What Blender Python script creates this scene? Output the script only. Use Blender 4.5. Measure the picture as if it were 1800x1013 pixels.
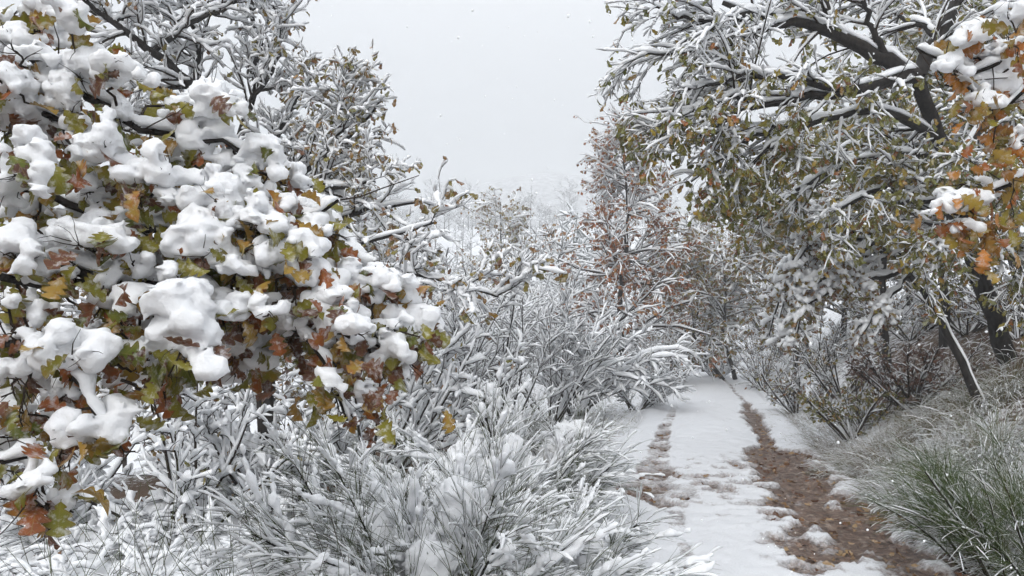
import bpy, math
import numpy as np
from mathutils import Vector

for o in list(bpy.data.objects):
    bpy.data.objects.remove(o, do_unlink=True)
S = bpy.context.scene
COL = S.collection
RAD = math.radians

# ------------------------------------------------------------------ camera, sky, sun, exposure
EYE = 1.65
F = 1325.0                      # focal length in photograph pixels (1800 wide)
cam_d = bpy.data.cameras.new("camera")
cam_d.sensor_width = 36.0
cam_d.lens = 26.5
cam_d.clip_start = 0.05
cam_d.clip_end = 3000.0
cam = bpy.data.objects.new("camera", cam_d)
COL.objects.link(cam)
cam.location = (0, 0, EYE)
cam.rotation_euler = (RAD(90), 0, 0)
S.camera = cam

SUN_EL, SUN_AZ = 38.0, -25.0    # high, veiled by cloud, a little from behind on the left
w = bpy.data.worlds.new("World")
S.world = w
w.use_nodes = True
nt = w.node_tree
nt.nodes.clear()
out = nt.nodes.new("ShaderNodeOutputWorld")
sky = nt.nodes.new("ShaderNodeTexSky")
sky.sky_type = 'NISHITA'
sky.sun_disc = False
sky.sun_elevation = RAD(SUN_EL)
sky.sun_rotation = RAD(180 + SUN_AZ)
sky.dust_density = 4.0
bg1 = nt.nodes.new("ShaderNodeBackground")
bg1.inputs[1].default_value = 0.06
nt.links.new(sky.outputs[0], bg1.inputs[0])
bg2 = nt.nodes.new("ShaderNodeBackground")          # the even cloud deck
bg2.inputs[0].default_value = (0.935, 0.962, 1.0, 1)
wg = nt.nodes.new("ShaderNodeNewGeometry")           # standard overcast sky: brighter towards the zenith
ws_ = nt.nodes.new("ShaderNodeSeparateXYZ")
nt.links.new(wg.outputs["Incoming"], ws_.inputs[0])
wm = nt.nodes.new("ShaderNodeMath")
wm.operation = 'MULTIPLY'
wm.use_clamp = True
wm.inputs[1].default_value = -1.0
nt.links.new(ws_.outputs[2], wm.inputs[0])
wa = nt.nodes.new("ShaderNodeMath")
wa.operation = 'MULTIPLY_ADD'
wa.inputs[1].default_value = 1.2
wa.inputs[2].default_value = 0.2
nt.links.new(wm.outputs[0], wa.inputs[0])
nt.links.new(wa.outputs[0], bg2.inputs[1])
mix = nt.nodes.new("ShaderNodeMixShader")
mix.inputs[0].default_value = 0.9
nt.links.new(bg1.outputs[0], mix.inputs[1])
nt.links.new(bg2.outputs[0], mix.inputs[2])
nt.links.new(mix.outputs[0], out.inputs[0])

sun_d = bpy.data.lights.new("sun", 'SUN')
sun_d.energy = 1.5
sun_d.angle = RAD(40)
sun_d.color = (1.0, 0.98, 0.95)
sun = bpy.data.objects.new("sun", sun_d)
COL.objects.link(sun)
az = RAD(SUN_AZ)
to_sun = Vector((math.sin(az) * math.cos(RAD(SUN_EL)), -math.cos(az) * math.cos(RAD(SUN_EL)), math.sin(RAD(SUN_EL))))
sun.rotation_euler = to_sun.to_track_quat('Z', 'Y').to_euler()

S.view_settings.view_transform = 'Standard'
S.view_settings.look = 'None'
S.view_settings.gamma = 1.0
S.view_settings.use_curve_mapping = False
S.view_settings.exposure = 0.76
S.render.engine = 'CYCLES'
S.cycles.use_denoising = True
S.cycles.max_bounces = 6
S.cycles.diffuse_bounces = 4
S.cycles.glossy_bounces = 2
S.cycles.transmission_bounces = 3
S.cycles.volume_bounces = 1
S.cycles.use_adaptive_sampling = True
S.cycles.adaptive_threshold = 0.05
S.cycles.adaptive_min_samples = 20
S.cycles.caustics_reflective = False
S.cycles.caustics_refractive = False

# ------------------------------------------------------------------ numpy helpers
rng = np.random.default_rng(11)


def at(px, py, d):
    """world point seen at photograph pixel (px, py) at distance d along the view axis"""
    return np.array(((px - 900.0) / F * d, d, EYE - (py - 506.5) / F * d))


def unit(v):
    return v / np.maximum(np.linalg.norm(v, axis=-1, keepdims=True), 1e-9)


_T = np.random.default_rng(5).random((32, 32, 32))


def vnoise(p):
    p = np.asarray(p, float)
    i = np.floor(p).astype(int)
    f = p - i
    f = f * f * (3 - 2 * f)
    r = 0
    for dx in (0, 1):
        wx = f[..., 0] if dx else 1 - f[..., 0]
        for dy in (0, 1):
            wy = f[..., 1] if dy else 1 - f[..., 1]
            for dz in (0, 1):
                wz = f[..., 2] if dz else 1 - f[..., 2]
                r = r + _T[(i[..., 0] + dx) % 32, (i[..., 1] + dy) % 32, (i[..., 2] + dz) % 32] * wx * wy * wz
    return r


def fbm(p, octv=3):
    a, s, t = 1.0, 0.0, 0.0
    p = np.asarray(p, float)
    for _ in range(octv):
        s = s + a * vnoise(p)
        t += a
        a *= 0.5
        p = p * 2.03 + 7.1
    return s / t


def sstep(a, b, x):
    t = np.clip((x - a) / (b - a), 0, 1)
    return t * t * (3 - 2 * t)


# ------------------------------------------------------------------ mesh plumbing
def link(o, parent=None):
    COL.objects.link(o)
    if parent is not None:
        o.parent = parent
    return o


def mesh_data(name, V, faces, mat, smooth=True):
    """V (n,3); faces: list of (m,k) index arrays"""
    me = bpy.data.meshes.new(name)
    V = np.ascontiguousarray(V, np.float32)
    me.vertices.add(len(V))
    me.vertices.foreach_set("co", V.ravel())
    faces = [f for f in faces if len(f)]
    loops = np.concatenate([f.ravel() for f in faces]).astype(np.int32)
    cnt = np.concatenate([np.full(len(f), f.shape[1]) for f in faces])
    start = np.concatenate([[0], np.cumsum(cnt)[:-1]]).astype(np.int32)
    me.loops.add(len(loops))
    me.loops.foreach_set("vertex_index", loops)
    me.polygons.add(len(cnt))
    me.polygons.foreach_set("loop_start", start)
    me.polygons.foreach_set("use_smooth", np.full(len(cnt), smooth))
    me.update(calc_edges=True)
    me.materials.append(mat)
    return me


def mesh_obj(name, V, faces, mat, parent=None, smooth=True, origin=None):
    V = np.asarray(V, float)
    if origin is not None:
        V = V - np.asarray(origin)
    return link(bpy.data.objects.new(name, mesh_data(name, V, faces, mat, smooth)), parent)


def thing(name, label, cat, loc, group=None):
    o = bpy.data.objects.new(name, None)
    o.empty_display_size = 0.2
    o.location = tuple(loc)
    link(o)
    o["label"] = label
    o["category"] = cat
    if group:
        o["group"] = group
    return o


def set_luv(me, A):
    a_ = me.attributes.new("luv", 'FLOAT_VECTOR', 'POINT')
    a_.data.foreach_set("vector", np.ascontiguousarray(A, np.float32).ravel())


class Geo:
    """collects tubes and leaves, then links them as one mesh"""
    def __init__(self):
        self.V, self.Fc, self.n, self.A = [], [], 0, []

    def add(self, V, faces, luv=None):
        if len(V) == 0:
            return
        self.V.append(V)
        if luv is not None:
            self.A.append(luv)
        for f in faces:
            self.Fc.append(np.asarray(f) + self.n)
        self.n += len(V)

    def build(self, name, mat, parent=None, origin=None, smooth=True):
        if not self.V:
            return None
        byk = {}
        for f in self.Fc:
            byk.setdefault(f.shape[1], []).append(f)
        o = mesh_obj(name, np.concatenate(self.V), [np.concatenate(v) for v in byk.values()], mat, parent, smooth, origin)
        if self.A:
            set_luv(o.data, np.concatenate(self.A))
        if name in ("twigs", "stems", "blades", "snow", "leaves"):
            o["kind"] = "stuff"
        return o


def frames(P):
    t = unit(np.gradient(P, axis=1))
    steep = np.abs(t[..., 2]).mean(1) > 0.85
    ref = np.where(steep[:, None], np.array([[0.9, 0.4, 0.1]]), np.array([[0, 0, 1.0]]))[:, None, :]
    side = unit(np.cross(t, np.broadcast_to(ref, t.shape)))
    return t, side, np.cross(side, t)


def ring_faces(N, n, s):
    base = (np.arange(N) * n * s)[:, None, None]
    i = np.arange(n - 1)[None, :, None]
    k = np.arange(s)[None, None, :]
    k2 = (k + 1) % s
    a = base + i * s + k
    b = base + i * s + k2
    c = base + (i + 1) * s + k2
    d = base + (i + 1) * s + k
    return np.stack([a, b, c, d], -1).reshape(-1, 4)


def tubes(P, R, s):
    N, n = P.shape[:2]
    t, side, up = frames(P)
    a = np.arange(s) / s * 2 * np.pi
    V = P[:, :, None] + R[:, :, None, None] * (np.cos(a)[None, None, :, None] * side[:, :, None] + np.sin(a)[None, None, :, None] * up[:, :, None])
    return V.reshape(-1, 3), [ring_faces(N, n, s)]


def resample(P, R, m):
    n = P.shape[1]
    x = np.linspace(0, n - 1, m)
    i = np.minimum(x.astype(int), n - 2)
    f = (x - i)[None, :, None]
    return P[:, i] * (1 - f) + P[:, i + 1] * f, R[:, i] * (1 - f[..., 0]) + R[:, i + 1] * f[..., 0]


def snow_tubes(P, R, depth, rg, sides=6, m=None, keep=0.92, breakup=0.35, tall=1.0):
    """the ridge of snow lying along the top of each branch, thin where the branch is steep, broken here and there"""
    sel = rg.random(len(P)) < keep
    P, R = P[sel], R[sel]
    if len(P) == 0:
        return np.zeros((0, 3)), []
    m = m or P.shape[1] * 2 - 1
    P, R = resample(P, R, m)
    t, side, _ = frames(P)
    flat = unit(np.cross(t, np.array([0, 0, 1.0])) + 1e-6)
    up = np.cross(flat, t)
    h = np.sqrt(np.clip(1 - t[..., 2] ** 2, 0, 1))
    N = len(P)
    ph = rg.random((N, 1, 3)) * 40
    nz = fbm(P * 9.0 + ph * 0.0 + 3.3, 2)
    lump = 0.35 + 1.3 * rg.random((N, m))
    lump = 0.6 * lump + 0.2 * np.roll(lump, 1, 1) + 0.2 * np.roll(lump, -1, 1)
    gap = sstep(breakup - 0.12, breakup + 0.10, nz)
    W = (R * np.clip(0.95 - R * 12, .32, .9) + depth * lump * gap) * np.clip(h * 1.25 - 0.18, 0, 1) ** 0.7
    W = np.where(gap * h < 0.12, R * 0.3, W)
    W[:, 0] *= 0.35
    W[:, -1] *= 0.55
    a = np.arange(sides) / sides * 2 * np.pi + 0.3
    ca, sa = np.cos(a), np.sin(a)
    sa = np.where(sa > 0, sa * 1.0 * tall, sa * 0.30)
    jit = 1 + 0.45 * (rg.random((N, m, sides)) - 0.5)
    C = P + up * (R * 0.8 + np.minimum(W * 0.42, depth * .85))[..., None]
    V = C[:, :, None] + (W[..., None] * jit)[..., None] * (ca[None, None, :, None] * flat[:, :, None] + sa[None, None, :, None] * up[:, :, None])
    fc = ring_faces(N, m, sides)
    if sides <= 4:
        return V.reshape(-1, 3), [fc]
    base = np.arange(N) * m * sides
    k = np.arange(sides)
    cap0 = base[:, None] + k[None, ::-1]
    cap1 = base[:, None] + (m - 1) * sides + k[None]
    return V.reshape(-1, 3), [fc, cap0, cap1]


def spawn(P, R, k, m, L, rg, ang=(35, 70), jit=0.15, droop=0.0, up=0.0, tr=(0.2, 1.0), rf=0.6, rmin=0.0015, rmax=9, tipshort=0.45, taper=0.35):
    N, n = P.shape[:2]
    t = rg.uniform(tr[0], tr[1], (N, k))
    x = t * (n - 1)
    i = np.minimum(x.astype(int), n - 2)
    f = (x - i)[..., None]
    ar = np.arange(N)[:, None]
    p = P[ar, i] * (1 - f) + P[ar, i + 1] * f
    tan = unit(P[ar, i + 1] - P[ar, i])
    rad = R[ar, i] * (1 - f[..., 0]) + R[ar, i + 1] * f[..., 0]
    v = unit(rg.normal(size=p.shape))
    perp = unit(v - (v * tan).sum(-1, keepdims=True) * tan)
    a = np.radians(rg.uniform(ang[0], ang[1], (N, k)))[..., None]
    d = unit(np.cos(a) * tan + np.sin(a) * perp)
    Ln = (L * rg.uniform(0.55, 1.25, (N, k)) * (1 - tipshort * t))[..., None]
    step = Ln / (m - 1)
    pts = [p]
    for j in range(1, m):
        p = p + d * step
        pts.append(p)
        d = d + jit * rg.normal(size=d.shape)
        d[..., 2] += up - droop * j / m
        d = unit(d)
    Q = np.stack(pts, 2).reshape(N * k, m, 3)
    r0 = np.clip(rad * rf, rmin, rmax).reshape(-1, 1)
    return Q, r0 * np.linspace(1, taper, m)[None]


def poly(pts, n, r0, r1, rg=None, wob=0.0):
    """a limb through world points, resampled to n points with taper"""
    pts = np.array(pts, float)
    seg = np.concatenate([[0], np.cumsum(np.linalg.norm(np.diff(pts, axis=0), axis=1))])
    x = np.linspace(0, seg[-1], n)
    Q = np.stack([np.interp(x, seg, pts[:, c]) for c in range(3)], 1)
    for _ in range(2):
        Q[1:-1] = 0.25 * Q[:-2] + 0.5 * Q[1:-1] + 0.25 * Q[2:]
    if wob and rg is not None:
        Q[1:-1] += rg.normal(size=(n - 2, 3)) * wob
    return Q[None], np.linspace(r0, r1, n)[None]


def pxpoly(lst, n, r0, r1, rg=None, wob=0.0):
    return poly([at(*q) for q in lst], n, r0, r1, rg, wob)


# leaf shapes: stem at the origin, blade along +X, face up +Z
def leaf_template(lobed=True, curl=0.0, fold=0.25, twist=0.0, st=30):
    if lobed:
        t = np.linspace(0, 1, st)
        env = np.interp(t, [0, .08, .2, .42, .62, .8, .92, 1.0], [.012, .025, .20, .31, .37, .33, .24, .03])
        wd = env * (0.40 + 0.66 * np.abs(np.sin(np.pi * (t * 3.9 + .05))) ** 0.8)
        wd[t < .1] = .014
    else:
        t = np.array([0, .3, .5, .72, 1.0])
        wd = np.array([.02, .22, .17, .30, .03])
    n = len(t)
    x = t - 0.0
    z = curl * (t - 0.3) ** 2
    mid = np.stack([x, 0 * x, z], 1)
    L = np.stack([x + wd * 0.12, wd, z + fold * wd * (1 + twist * (t - .5))], 1)
    Rr = np.stack([x + wd * 0.12, -wd * 0.95, z + fold * wd * (1 - twist * (t - .5))], 1)
    V = np.concatenate([mid, L, Rr])
    i = np.arange(n - 1)
    f1 = np.stack([i, i + 1, n + i + 1, n + i], 1)
    f2 = np.stack([i + 1, i, 2 * n + i, 2 * n + i + 1], 1)
    ew = np.concatenate([0 * wd, 0 * wd + 1, 0 * wd - 1])
    return V, np.concatenate([f1, f2]), np.stack([V[:, 0], V[:, 1], ew], 1)


OAK_LEAVES = [leaf_template(True, c, f, tw) for c, f, tw in ((-.5, .3, .8), (.35, -.35, -.9), (-1.0, .55, .4), (.15, .2, 1.6), (-.8, -.3, -1.2))]
OAK_BACK = [leaf_template(True, c, f, tw, 16) for c, f, tw in ((-.35, .25, .6), (.25, -.3, -.8), (-.9, .6, .3))]
TINY_LEAVES = [(np.array([(0, 0, 0), (.55, .33, f), (1, 0, c), (.55, -.33, f)]), np.array([[0, 2, 1], [0, 3, 2]]), np.array([(.2, .1, 0), (.5, .2, .7), (.8, .1, 0), (.5, .2, .7)])) for c, f in ((-.15, .12), (.1, -.12))]
SMALL_LEAVES = [leaf_template(False, c, f) for c, f in ((-.5, .35), (.3, -.3))]


def leaf_basis(n, rg, down=(0.25, 0.95), axis=None):
    """random hanging attitude: columns are blade axis, side, face"""
    az_ = rg.uniform(0, 2 * np.pi, n)
    dz = rg.uniform(*down, n)
    hh = np.sqrt(1 - dz ** 2)
    X = np.stack([hh * np.cos(az_), hh * np.sin(az_), -dz], 1)
    if axis is not None:
        X = unit(X + axis)
    v = rg.normal(size=(n, 3)) + np.array([0, -0.5, 0.3])
    Z = unit(v - (v * X).sum(1, keepdims=True) * X)
    return X, np.cross(Z, X), Z


def add_leaves(geo, pos, size, rg, templates, down=(0.25, 0.95), axis=None):
    n = len(pos)
    if n == 0:
        return
    X, Y, Z = leaf_basis(n, rg, down, axis)
    which = rg.integers(0, len(templates), n)
    for k, (T, fc, luv) in enumerate(templates):
        s = which == k
        if not s.any():
            continue
        sc = size[s][:, None, None]
        V = pos[s][:, None] + sc * (T[None, :, 0:1] * X[s][:, None] + T[None, :, 1:2] * Y[s][:, None] + T[None, :, 2:3] * Z[s][:, None])
        m = s.sum()
        fa = (np.arange(m) * len(T))[:, None, None] + fc[None]
        geo.add(V.reshape(-1, 3), [fa.reshape(-1, fc.shape[1])], np.tile(luv, (m, 1)))


def leaf_objects(pos, size, rg, templates, mat, parent, origin, down=(0.25, 0.95), cache={}):
    """single leaves as parts; alike leaves share mesh data"""
    X, Y, Z = leaf_basis(len(pos), rg, down)
    for i in range(len(pos)):
        k = int(rg.integers(0, len(templates)))
        key = (id(templates), k, mat.name)
        if key not in cache:
            cache[key] = mesh_data("leaf", templates[k][0], [templates[k][1]], mat)
            set_luv(cache[key], templates[k][2])
        o = link(bpy.data.objects.new("leaf", cache[key]), parent)
        s = size[i]
        from mathutils import Matrix
        p = pos[i] - np.asarray(origin)
        o.matrix_local = Matrix(((X[i, 0] * s, Y[i, 0] * s, Z[i, 0] * s, p[0]),
                                 (X[i, 1] * s, Y[i, 1] * s, Z[i, 1] * s, p[1]),
                                 (X[i, 2] * s, Y[i, 2] * s, Z[i, 2] * s, p[2]), (0, 0, 0, 1)))


def along(P, n, rg, tr=(0.3, 1.0)):
    """n random points on the polylines P"""
    j = rg.integers(0, len(P), n)
    x = rg.uniform(tr[0], tr[1], n) * (P.shape[1] - 1)
    i = np.minimum(x.astype(int), P.shape[1] - 2)
    f = (x - i)[:, None]
    return P[j, i] * (1 - f) + P[j, i + 1] * f


# surface nets: one closed lump of snow from a heap of balls
def lump_mesh(balls, voxel, rough, rg, flat=1.5, soft=5.0):
    c, r = balls[:, :3], balls[:, 3]
    lo = (c - r[:, None]).min(0) - 3 * voxel - rough
    hi = (c + r[:, None]).max(0) + 3 * voxel + rough
    dims = np.ceil((hi - lo) / voxel).astype(int) + 1
    g = np.stack(np.meshgrid(*[(lo[k] + voxel * np.arange(dims[k])).astype(np.float32) for k in range(3)], indexing='ij'), -1)
    k = soft / r.mean()
    acc = np.zeros(g.shape[:3], np.float32)
    for ci, ri in zip(c.astype(np.float32), r):
        q = g - ci
        qz = np.where(q[..., 2] < 0, q[..., 2] * flat, q[..., 2])
        acc += np.exp(np.float32(-k) * (np.sqrt(q[..., 0] ** 2 + q[..., 1] ** 2 + qz ** 2) - np.float32(ri)))
    D = -np.log(acc + 1e-30) / k
    off = rg.random(3) * 20
    nm = np.abs(D) < rough * 1.6
    gm = g[nm].astype(float)
    D[nm] += rough * 2 * (fbm(gm * 21 + off, 3) - 0.5) + rough * 0.8 * (vnoise(gm * np.array([48, 48, 85]) + off) - 0.5)
    ins = D < 0
    nx, ny, nz = dims
    cs = ins[:-1, :-1, :-1].astype(int)
    tot = 0
    corners = [(a, b, d) for a in (0, 1) for b in (0, 1) for d in (0, 1)]
    sh = lambda A, o: A[o[0]:nx - 1 + o[0], o[1]:ny - 1 + o[1], o[2]:nz - 1 + o[2]]
    for o in corners:
        tot = tot + sh(ins, o)
    act = (tot > 0) & (tot < 8)
    num = np.zeros(act.shape + (3,))
    den = np.zeros(act.shape)
    for a in corners:
        for ax in range(3):
            if a[ax] == 0:
                b = list(a)
                b[ax] = 1
                da, db = sh(D, a), sh(D, b)
                cr = (da < 0) != (db < 0)
                tt = np.where(cr, da / np.where(cr, da - db, 1), 0)
                pt = np.zeros(act.shape + (3,))
                for q in range(3):
                    pt[..., q] = a[q]
                pt[..., ax] += tt
                num += pt * cr[..., None]
                den += cr
    idx = -np.ones(act.shape, int)
    w_ = np.argwhere(act)
    idx[act] = np.arange(len(w_))
    V = lo + voxel * (w_ + num[act] / den[act][:, None])
    quads = []
    for ax in range(3):
        o1, o2 = [(1, 2), (2, 0), (0, 1)][ax]
        s0 = [slice(1, None)] * 3
        s0[ax] = slice(0, None)
        a0 = [slice(0, dims[q] - 1) for q in range(3)]
        A = ins[tuple(slice(0, dims[q] - 1) for q in range(3))]
        e = [0, 0, 0]
        e[ax] = 1
        B = sh(ins, tuple(e))
        ch = A != B
        ch[tuple(slice(0, 1) if q == o1 else slice(None) for q in range(3))] = False
        ch[tuple(slice(0, 1) if q == o2 else slice(None) for q in range(3))] = False
        ii = np.argwhere(ch)
        if len(ii) == 0:
            continue
        d1 = np.zeros(3, int)
        d1[o1] = 1
        d2 = np.zeros(3, int)
        d2[o2] = 1
        g4 = [ii, ii - d1, ii - d1 - d2, ii - d2]
        q4 = np.stack([idx[tuple(x.T)] for x in g4], 1)
        fl = A[tuple(ii.T)]
        q4 = np.where(fl[:, None], q4, q4[:, ::-1])
        quads.append(q4[(q4 >= 0).all(1)])
    Q = np.concatenate(quads)
    lab = np.arange(len(V))
    for _ in range(200):                      # keep only the largest connected piece
        lo_ = lab[Q].min(1)
        new = lab.copy()
        for c_ in range(4):
            np.minimum.at(new, Q[:, c_], lo_)
        new = new[new]
        if (new == lab).all():
            break
        lab = new
    big = np.bincount(lab).argmax()
    Q = Q[lab[Q[:, 0]] == big]
    used, inv_ = np.unique(Q, return_inverse=True)
    return V[used], [inv_.reshape(Q.shape)]


# ------------------------------------------------------------------ materials
def new_mat(name):
    m = bpy.data.materials.new(name)
    m.use_nodes = True
    n = m.node_tree
    b = n.nodes["Principled BSDF"]
    return m, n, b


def nd(n, kind, **kw):
    x = n.nodes.new(kind)
    for k, v in kw.items():
        setattr(x, k, v)
    return x


def noise_node(n, scale, detail=3, rough=0.6, vec=None):
    x = nd(n, "ShaderNodeTexNoise")
    x.inputs["Scale"].default_value = scale
    x.inputs["Detail"].default_value = detail
    x.inputs["Roughness"].default_value = rough
    if vec is not None:
        n.links.new(vec, x.inputs["Vector"])
    return x


def ramp(n, fac, stops, interp='LINEAR'):
    r = nd(n, "ShaderNodeValToRGB")
    r.color_ramp.interpolation = interp
    e = r.color_ramp.elements
    while len(e) < len(stops):
        e.new(0.5)
    for k, (p, c) in enumerate(stops):
        e[k].position = p
        e[k].color = (*c, 1)
    n.links.new(fac, r.inputs[0])
    return r


def mat_snow(name, bump=0.5, scale=45.0, dist=0.012, through=0.2):
    m, n, b = new_mat(name)
    g = nd(n, "ShaderNodeNewGeometry")
    n1 = noise_node(n, scale, 4, 0.65, g.outputs["Position"])
    n2 = noise_node(n, 6.0, 2, 0.5, g.outputs["Position"])
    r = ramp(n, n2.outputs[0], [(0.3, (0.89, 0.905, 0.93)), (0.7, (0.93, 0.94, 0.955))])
    n.links.new(r.outputs[0], b.inputs["Base Color"])
    b.inputs["Roughness"].default_value = 0.7
    b.inputs["Specular IOR Level"].default_value = 0.25
    bp = nd(n, "ShaderNodeBump")
    n3 = noise_node(n, scale * 4.5, 3, 0.7, g.outputs["Position"])
    ms_ = nd(n, "ShaderNodeMath", operation='MULTIPLY_ADD')
    n.links.new(n3.outputs[0], ms_.inputs[0])
    ms_.inputs[1].default_value = 0.35
    n.links.new(n1.outputs[0], ms_.inputs[2])
    n1 = ms_
    bp.inputs["Strength"].default_value = bump
    bp.inputs["Distance"].default_value = dist
    n.links.new(n1.outputs[0], bp.inputs["Height"])
    n.links.new(bp.outputs[0], b.inputs["Normal"])
    tr = nd(n, "ShaderNodeBsdfTranslucent")           # light sinks into snow and comes out on the shaded side
    n.links.new(r.outputs[0], tr.inputs[0])
    mt = nd(n, "ShaderNodeMixShader")
    mt.inputs[0].default_value = through
    n.links.new(b.outputs[0], mt.inputs[1])
    n.links.new(tr.outputs[0], mt.inputs[2])
    n.links.new(mt.outputs[0], n.nodes["Material Output"].inputs[0])
    return m


def mat_bark(name, c0, c1, scale=30):
    m, n, b = new_mat(name)
    g = nd(n, "ShaderNodeNewGeometry")
    mp = nd(n, "ShaderNodeMapping")
    mp.inputs["Scale"].default_value = (1, 1, 0.3)
    n.links.new(g.outputs["Position"], mp.inputs[0])
    n1 = noise_node(n, scale, 5, 0.7, mp.outputs[0])
    r = ramp(n, n1.outputs[0], [(0.35, c0), (0.68, c1)])
    n.links.new(r.outputs[0], b.inputs["Base Color"])
    b.inputs["Roughness"].default_value = 0.8
    b.inputs["Specular IOR Level"].default_value = 0.12
    bp = nd(n, "ShaderNodeBump")
    bp.inputs["Strength"].default_value = 0.8
    bp.inputs["Distance"].default_value = 0.01
    n.links.new(n1.outputs[0], bp.inputs["Height"])
    n.links.new(bp.outputs[0], b.inputs["Normal"])
    return m


def mat_leaf(name, stops, frost=0.35):
    """colour differs from leaf to leaf; blotches within a leaf; a dusting of snow in patches"""
    m, n, b = new_mat(name)
    g = nd(n, "ShaderNodeNewGeometry")
    oi = nd(n, "ShaderNodeObjectInfo")
    ad = nd(n, "ShaderNodeMath", operation='ADD')
    n.links.new(g.outputs["Random Per Island"], ad.inputs[0])
    n.links.new(oi.outputs["Random"], ad.inputs[1])
    bl = noise_node(n, 22.0, 3, 0.6, g.outputs["Position"])
    ml = nd(n, "ShaderNodeMath", operation='MULTIPLY_ADD')
    n.links.new(bl.outputs[0], ml.inputs[0])
    ml.inputs[1].default_value = 0.30
    n.links.new(ad.outputs[0], ml.inputs[2])
    fr = nd(n, "ShaderNodeMath", operation='FRACT')
    n.links.new(ml.outputs[0], fr.inputs[0])
    r = ramp(n, fr.outputs[0], stops)
    la_ = nd(n, "ShaderNodeAttribute", attribute_name="luv")
    sp = nd(n, "ShaderNodeSeparateXYZ")
    n.links.new(la_.outputs["Vector"], sp.inputs[0])

    def mth(op, a_, b_=None):
        q = nd(n, "ShaderNodeMath", operation=op)
        for k_, v_ in enumerate((a_, b_)):
            if v_ is None:
                continue
            if isinstance(v_, (int, float)):
                q.inputs[k_].default_value = v_
            else:
                n.links.new(v_, q.inputs[k_])
        return q.outputs[0]
    ay = mth('ABSOLUTE', sp.outputs[1])
    sv = mth('ABSOLUTE', mth('SINE', mth('MULTIPLY', mth('SUBTRACT', sp.outputs[0], mth('MULTIPLY', ay, 0.7)), 14.0)))
    vein = mth('MAXIMUM', mth('LESS_THAN', sv, 0.13), mth('LESS_THAN', ay, 0.014))
    edge_ = mth('POWER', mth('ABSOLUTE', sp.outputs[2]), 3.0)
    bl2 = noise_node(n, 60.0, 4, 0.7, g.outputs["Position"])
    em = mth('MULTIPLY', edge_, mth('MULTIPLY', bl2.outputs[0], 1.1))
    e1 = nd(n, "ShaderNodeMixRGB")
    n.links.new(em, e1.inputs[0])
    n.links.new(r.outputs[0], e1.inputs[1])
    e1.inputs[2].default_value = (.11, .06, .025, 1)
    e2 = nd(n, "ShaderNodeMixRGB")
    n.links.new(mth('MULTIPLY', vein, 0.35), e2.inputs[0])
    n.links.new(e1.outputs[0], e2.inputs[1])
    e2.inputs[2].default_value = (.26, .21, .09, 1)
    r = e2
    fz = noise_node(n, 38.0, 4, 0.7, g.outputs["Position"])
    fm = ramp(n, fz.outputs[0], [(0.50, (0, 0, 0)), (0.70, (frost, frost, frost))])
    mx = nd(n, "ShaderNodeMixRGB")
    n.links.new(fm.outputs[0], mx.inputs[0])
    n.links.new(r.outputs[0], mx.inputs[1])
    mx.inputs[2].default_value = (0.75, 0.77, 0.8, 1)
    n.links.new(mx.outputs[0], b.inputs["Base Color"])
    b.inputs["Roughness"].default_value = 0.45
    b.inputs["Specular IOR Level"].default_value = 0.18
    tr = nd(n, "ShaderNodeBsdfTranslucent")
    n.links.new(mx.outputs[0], tr.inputs[0])
    ms = nd(n, "ShaderNodeMixShader")
    ms.inputs[0].default_value = 0.28
    n.links.new(b.outputs[0], ms.inputs[1])
    n.links.new(tr.outputs[0], ms.inputs[2])
    n.links.new(ms.outputs[0], n.nodes["Material Output"].inputs[0])
    return m


def mat_varied(name, stops, rough=0.7):
    m, n, b = new_mat(name)
    g = nd(n, "ShaderNodeNewGeometry")
    r = ramp(n, g.outputs["Random Per Island"], stops)
    n.links.new(r.outputs[0], b.inputs["Base Color"])
    b.inputs["Roughness"].default_value = rough
    b.inputs["Specular IOR Level"].default_value = 0.15
    return m


GREEN, OLIVE, OCHRE, YEL = (.095, .120, .020), (.205, .185, .022), (.30, .160, .030), (.36, .24, .045)
RUST, BROWN, DARKB = (.30, .085, .020), (.15, .055, .026), (.075, .034, .024)
M = {}
M['snow'] = mat_snow("snow_on_branches", 0.8, 120, 0.006)
M['snow_far'] = mat_snow("snow_on_far_trees", 0.2, 20, 0.02)
M['bark'] = mat_bark("wet_dark_bark", (.008, .007, .007), (.036, .031, .028))
M['twig'] = mat_bark("brown_twig_bark", (.016, .012, .010), (.05, .037, .028), 60)
M['leaf_left'] = mat_leaf("oak_leaf_mixed", [(0, GREEN), (.2, OLIVE), (.42, OLIVE), (.52, OCHRE), (.64, YEL), (.72, RUST), (.84, BROWN), (1, DARKB)], 0.55)
M['leaf_orange'] = mat_leaf("oak_leaf_orange", [(0, RUST), (.2, (.45, .17, .02)), (.45, OCHRE), (.6, YEL), (.8, OLIVE), (1, RUST)], 0.4)
M['leaf_green'] = mat_leaf("oak_leaf_green", [(0, GREEN), (.3, OLIVE), (.5, GREEN), (.65, OLIVE), (.8, (.34, .25, .03)), (.92, OCHRE), (.97, RUST), (1, BROWN)], 0.45)
M['leaf_russet'] = mat_leaf("oak_leaf_russet", [(0, BROWN), (.3, (.26, .105, .04)), (.65, RUST), (.85, OCHRE), (1, (.30, .15, .06))], 0.3)
M['leaf_dull'] = mat_leaf("oak_leaf_dull", [(0, OLIVE), (.35, (.17, .12, .03)), (.6, BROWN), (.8, OCHRE), (1, GREEN)], 0.5)
M['grass_brown'] = mat_varied("dead_grass", [(0, (.20, .14, .07)), (.4, (.11, .07, .035)), (.7, (.26, .21, .12)), (1, (.08, .09, .03))], 0.6)
M['leaf_dark'] = mat_leaf("dark_red_brown_leaf", [(0, DARKB), (.4, BROWN), (.7, (.10, .04, .03)), (1, DARKB)], 0.4)
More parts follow.
